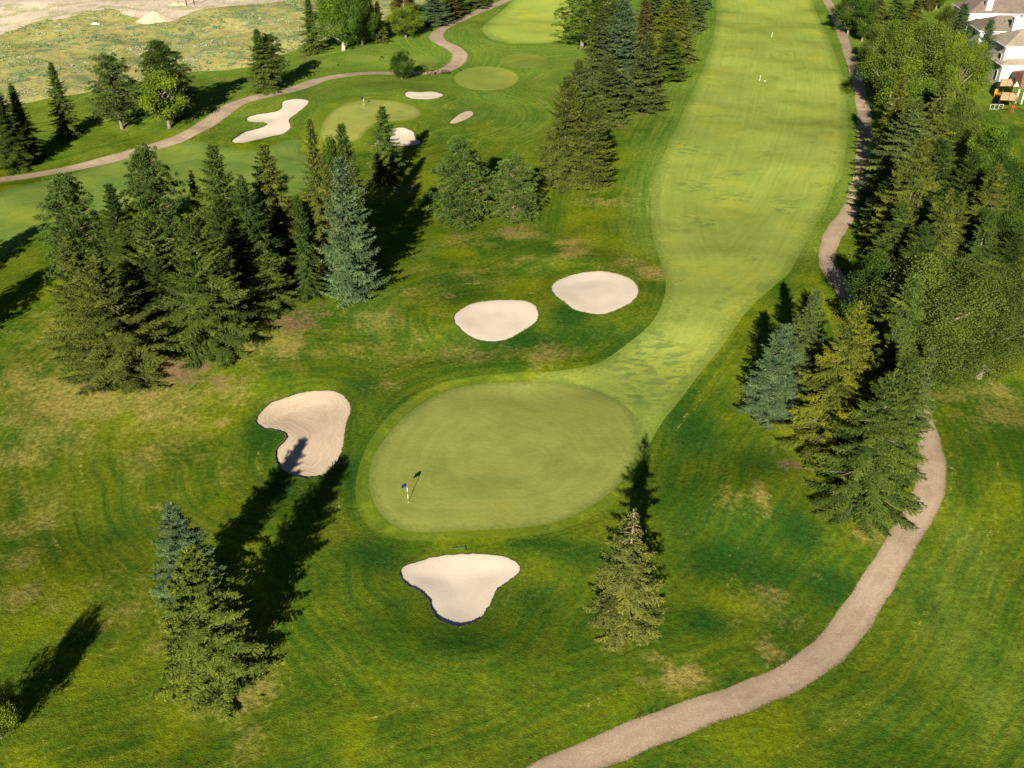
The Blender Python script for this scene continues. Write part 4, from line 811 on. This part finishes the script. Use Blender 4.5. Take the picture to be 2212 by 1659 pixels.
# deck with boards, railing and furniture
def quad_deck(P,z,name,mat,parent,th=.12):
    Q=[at0(*p,z) for p in P]; c=np.array(parent.location); v=[(a-c[0],b-c[1],z-c[2]) for a,b in Q]+[(a-c[0],b-c[1],z-c[2]-th) for a,b in Q]
    ar_=sum(v[i][0]*v[(i+1)%4][1]-v[(i+1)%4][0]*v[i][1] for i in range(4)); f=[(0,1,2,3),(7,6,5,4)]+[(i,i+4,(i+1)%4+4,(i+1)%4) for i in range(4)]
    if ar_<0: f=[q[::-1] for q in f]
    MB().add(v,f).build(name,mat,parent); return Q
def c9(cx,cy): return (1990.8+.16*cx,.16*cy)
x,y=at0(*c9(1160,1200),1.6); dk=empty('wooden_deck',(x,y,0),0,'orange wooden deck in two pairs of panels behind the cream house','deck')
z1,z2=2.4,1.5
for P,z in (([c9(1090,1066),c9(1172,1068),c9(1152,1156),c9(1058,1158)],z1),([c9(1176,1068),c9(1260,1070),c9(1222,1157),c9(1156,1156)],z1),([c9(1092,1245),c9(1192,1250),c9(1166,1350),c9(1060,1345)],z2),([c9(1197,1250),c9(1302,1256),c9(1276,1357),c9(1171,1350)],z2)): quad_deck(P,z,'deck_panel',m_deck,dk)
fr=MB(); c=np.array(dk.location)
for P,z in (([c9(1086,1062),c9(1264,1066),c9(1226,1161),c9(1052,1162)],z1),([c9(1088,1241),c9(1306,1252),c9(1280,1361),c9(1055,1349)],z2)):
    Q=[at0(*p,z) for p in P]
    for i in range(4):
        a_,b_=Q[i],Q[(i+1)%4]; fr.tube([(a_[0]-c[0],a_[1]-c[1],z-.05),(b_[0]-c[0],b_[1]-c[1],z-.05)],.09,6); fr.tube([(a_[0]-c[0],a_[1]-c[1],-.2),(a_[0]-c[0],a_[1]-c[1],z+.9 if i in(2,3) else z)],.06,6)
fr.build('frame',m_brown,dk)
def plastic_chair(px,py,z,mat,label,s=1.0):
    x,y=at0(px,py,z); o=empty('garden_chair',(x,y,z if z>.5 else float(hgt(x,y))),R(25),label,'chair'); o.scale=(s,s,s)
    MB().box(-.3,.3,-.3,.3,.38,.44,.02).build('seat',mat,o); MB().box(-.3,.3,.302,.36,.40,.95,.02).build('backrest',mat,o)
    for a in(-.25,.25):
        for b in(-.25,.25): MB().tube([(a,b,0),(a,b,.378)],.03,6).build('leg',mat,o)
plastic_chair(*c9(1035,1262),.3,m_or,'large orange garden chair on the grass left of the orange deck',1.8)
x,y=at0(*c9(1170,1420),1.2); o=empty('slide',(x,y,0),R(-65),'red play slide below the orange deck','slide')
MB().add([(-1.6,-.3,.15),(1.3,-.3,1.5),(1.3,.3,1.5),(-1.6,.3,.15),(-1.6,-.3,.08),(1.3,-.3,1.43),(1.3,.3,1.43),(-1.6,.3,.08)],[(0,1,2,3),(7,6,5,4),(0,4,5,1),(1,5,6,2),(2,6,7,3),(3,7,4,0)]).build('chute',m_red,o)
for s in(-.28,.28): MB().tube([(1.25,s,0),(1.25,s,1.42)],.05,6).build('leg',m_red,o)
# porch roof (brown) near the right edge
x,y=at0(*c9(1330,1175),3.2); o=empty('garden_pavilion',(x,y,0),R(-8),'brown hip roofed pavilion on posts beside the orange deck','pavilion')
Q=[at0(*c9(*q),3.4) for q in ((1330,1190),(1420,1200),(1420,935),(1235,962))]; oc=R(-8)
def loc_(p): dx_,dy_=p[0]-x,p[1]-y; return (dx_*math.cos(oc)+dy_*math.sin(oc),-dx_*math.sin(oc)+dy_*math.cos(oc))
Q=[loc_(q) for q in Q]; mx_=sum(q[0] for q in Q)/4; my_=sum(q[1] for q in Q)/4
MB().add([(a,b,3.4) for a,b in Q]+[(mx_,my_,4.7)],[(0,1,4),(1,2,4),(2,3,4),(3,0,4),(3,2,1,0)]).build('roof',m_r3,o)
for a,b in Q: MB().tube([(mx_+(a-mx_)*.86,my_+(b-my_)*.86,0),(mx_+(a-mx_)*.86,my_+(b-my_)*.86,3.39)],.13,8).build('post',m_trim,o)
m_metal=simple('galvanised_metal',(.5,.52,.53),.4,.5,.1)
xa,ya=at0(*c9(950,1368),1.1); xb,yb=at0(*c9(1120,1372),1.1); o=empty('metal_fence',(xa,ya,float(hgt(xa,ya))),math.atan2(yb-ya,xb-xa),'thin pale metal fence in front of the orange deck','fence'); L_=math.hypot(xb-xa,yb-ya)
MB().tube([(0,0,1.1),(L_,0,1.1)],.04,6).build('rail',m_metal,o); MB().tube([(0,0,.12),(L_,0,.12)],.03,6).build('rail',m_metal,o)
for k in range(4): MB().tube([(L_*k/3,0,-.2),(L_*k/3,0,1.12)],.045,6).build('post',m_metal,o)
# ------------------------------------------------------------------ light, sky, camera
w=bpy.data.worlds.new('World'); S.world=w; w.use_nodes=True; nt=w.node_tree; bg=nt.nodes['Background']; sk=nt.nodes.new('ShaderNodeTexSky'); sk.sky_type='NISHITA'; sk.sun_disc=False
sk.air_density=.4; sk.dust_density=.1; sk.altitude=800; sk.sun_elevation=EL; sk.sun_rotation=R(180)+AZ; nt.links.new(sk.outputs[0],bg.inputs[0]); bg.inputs[1].default_value=.05
su=bpy.data.lights.new('sun','SUN'); su.energy=5; su.angle=R(.5); su.color=(1,.93,.80); so_=bpy.data.objects.new('sun',su); COL.objects.link(so_)
d=Vector((math.sin(AZ)*math.cos(EL),math.cos(AZ)*math.cos(EL),-math.sin(EL))); so_.rotation_euler=d.to_track_quat('-Z','Y').to_euler()
cam=bpy.data.cameras.new('camera'); cam.sensor_width=36; cam.lens=F/2212*36; cam.clip_start=.5; cam.clip_end=6000
co=bpy.data.objects.new('camera',cam); COL.objects.link(co); co.location=(0,0,H); co.rotation_euler=(R(90)-TH,0,0); S.camera=co
S.view_settings.view_transform='Standard'; S.view_settings.look='None'; S.view_settings.gamma=1; S.view_settings.exposure=1.12
S.cycles.max_bounces=5; S.cycles.diffuse_bounces=2; S.cycles.transparent_max_bounces=4
print('done',round(time.time()-T0,1))
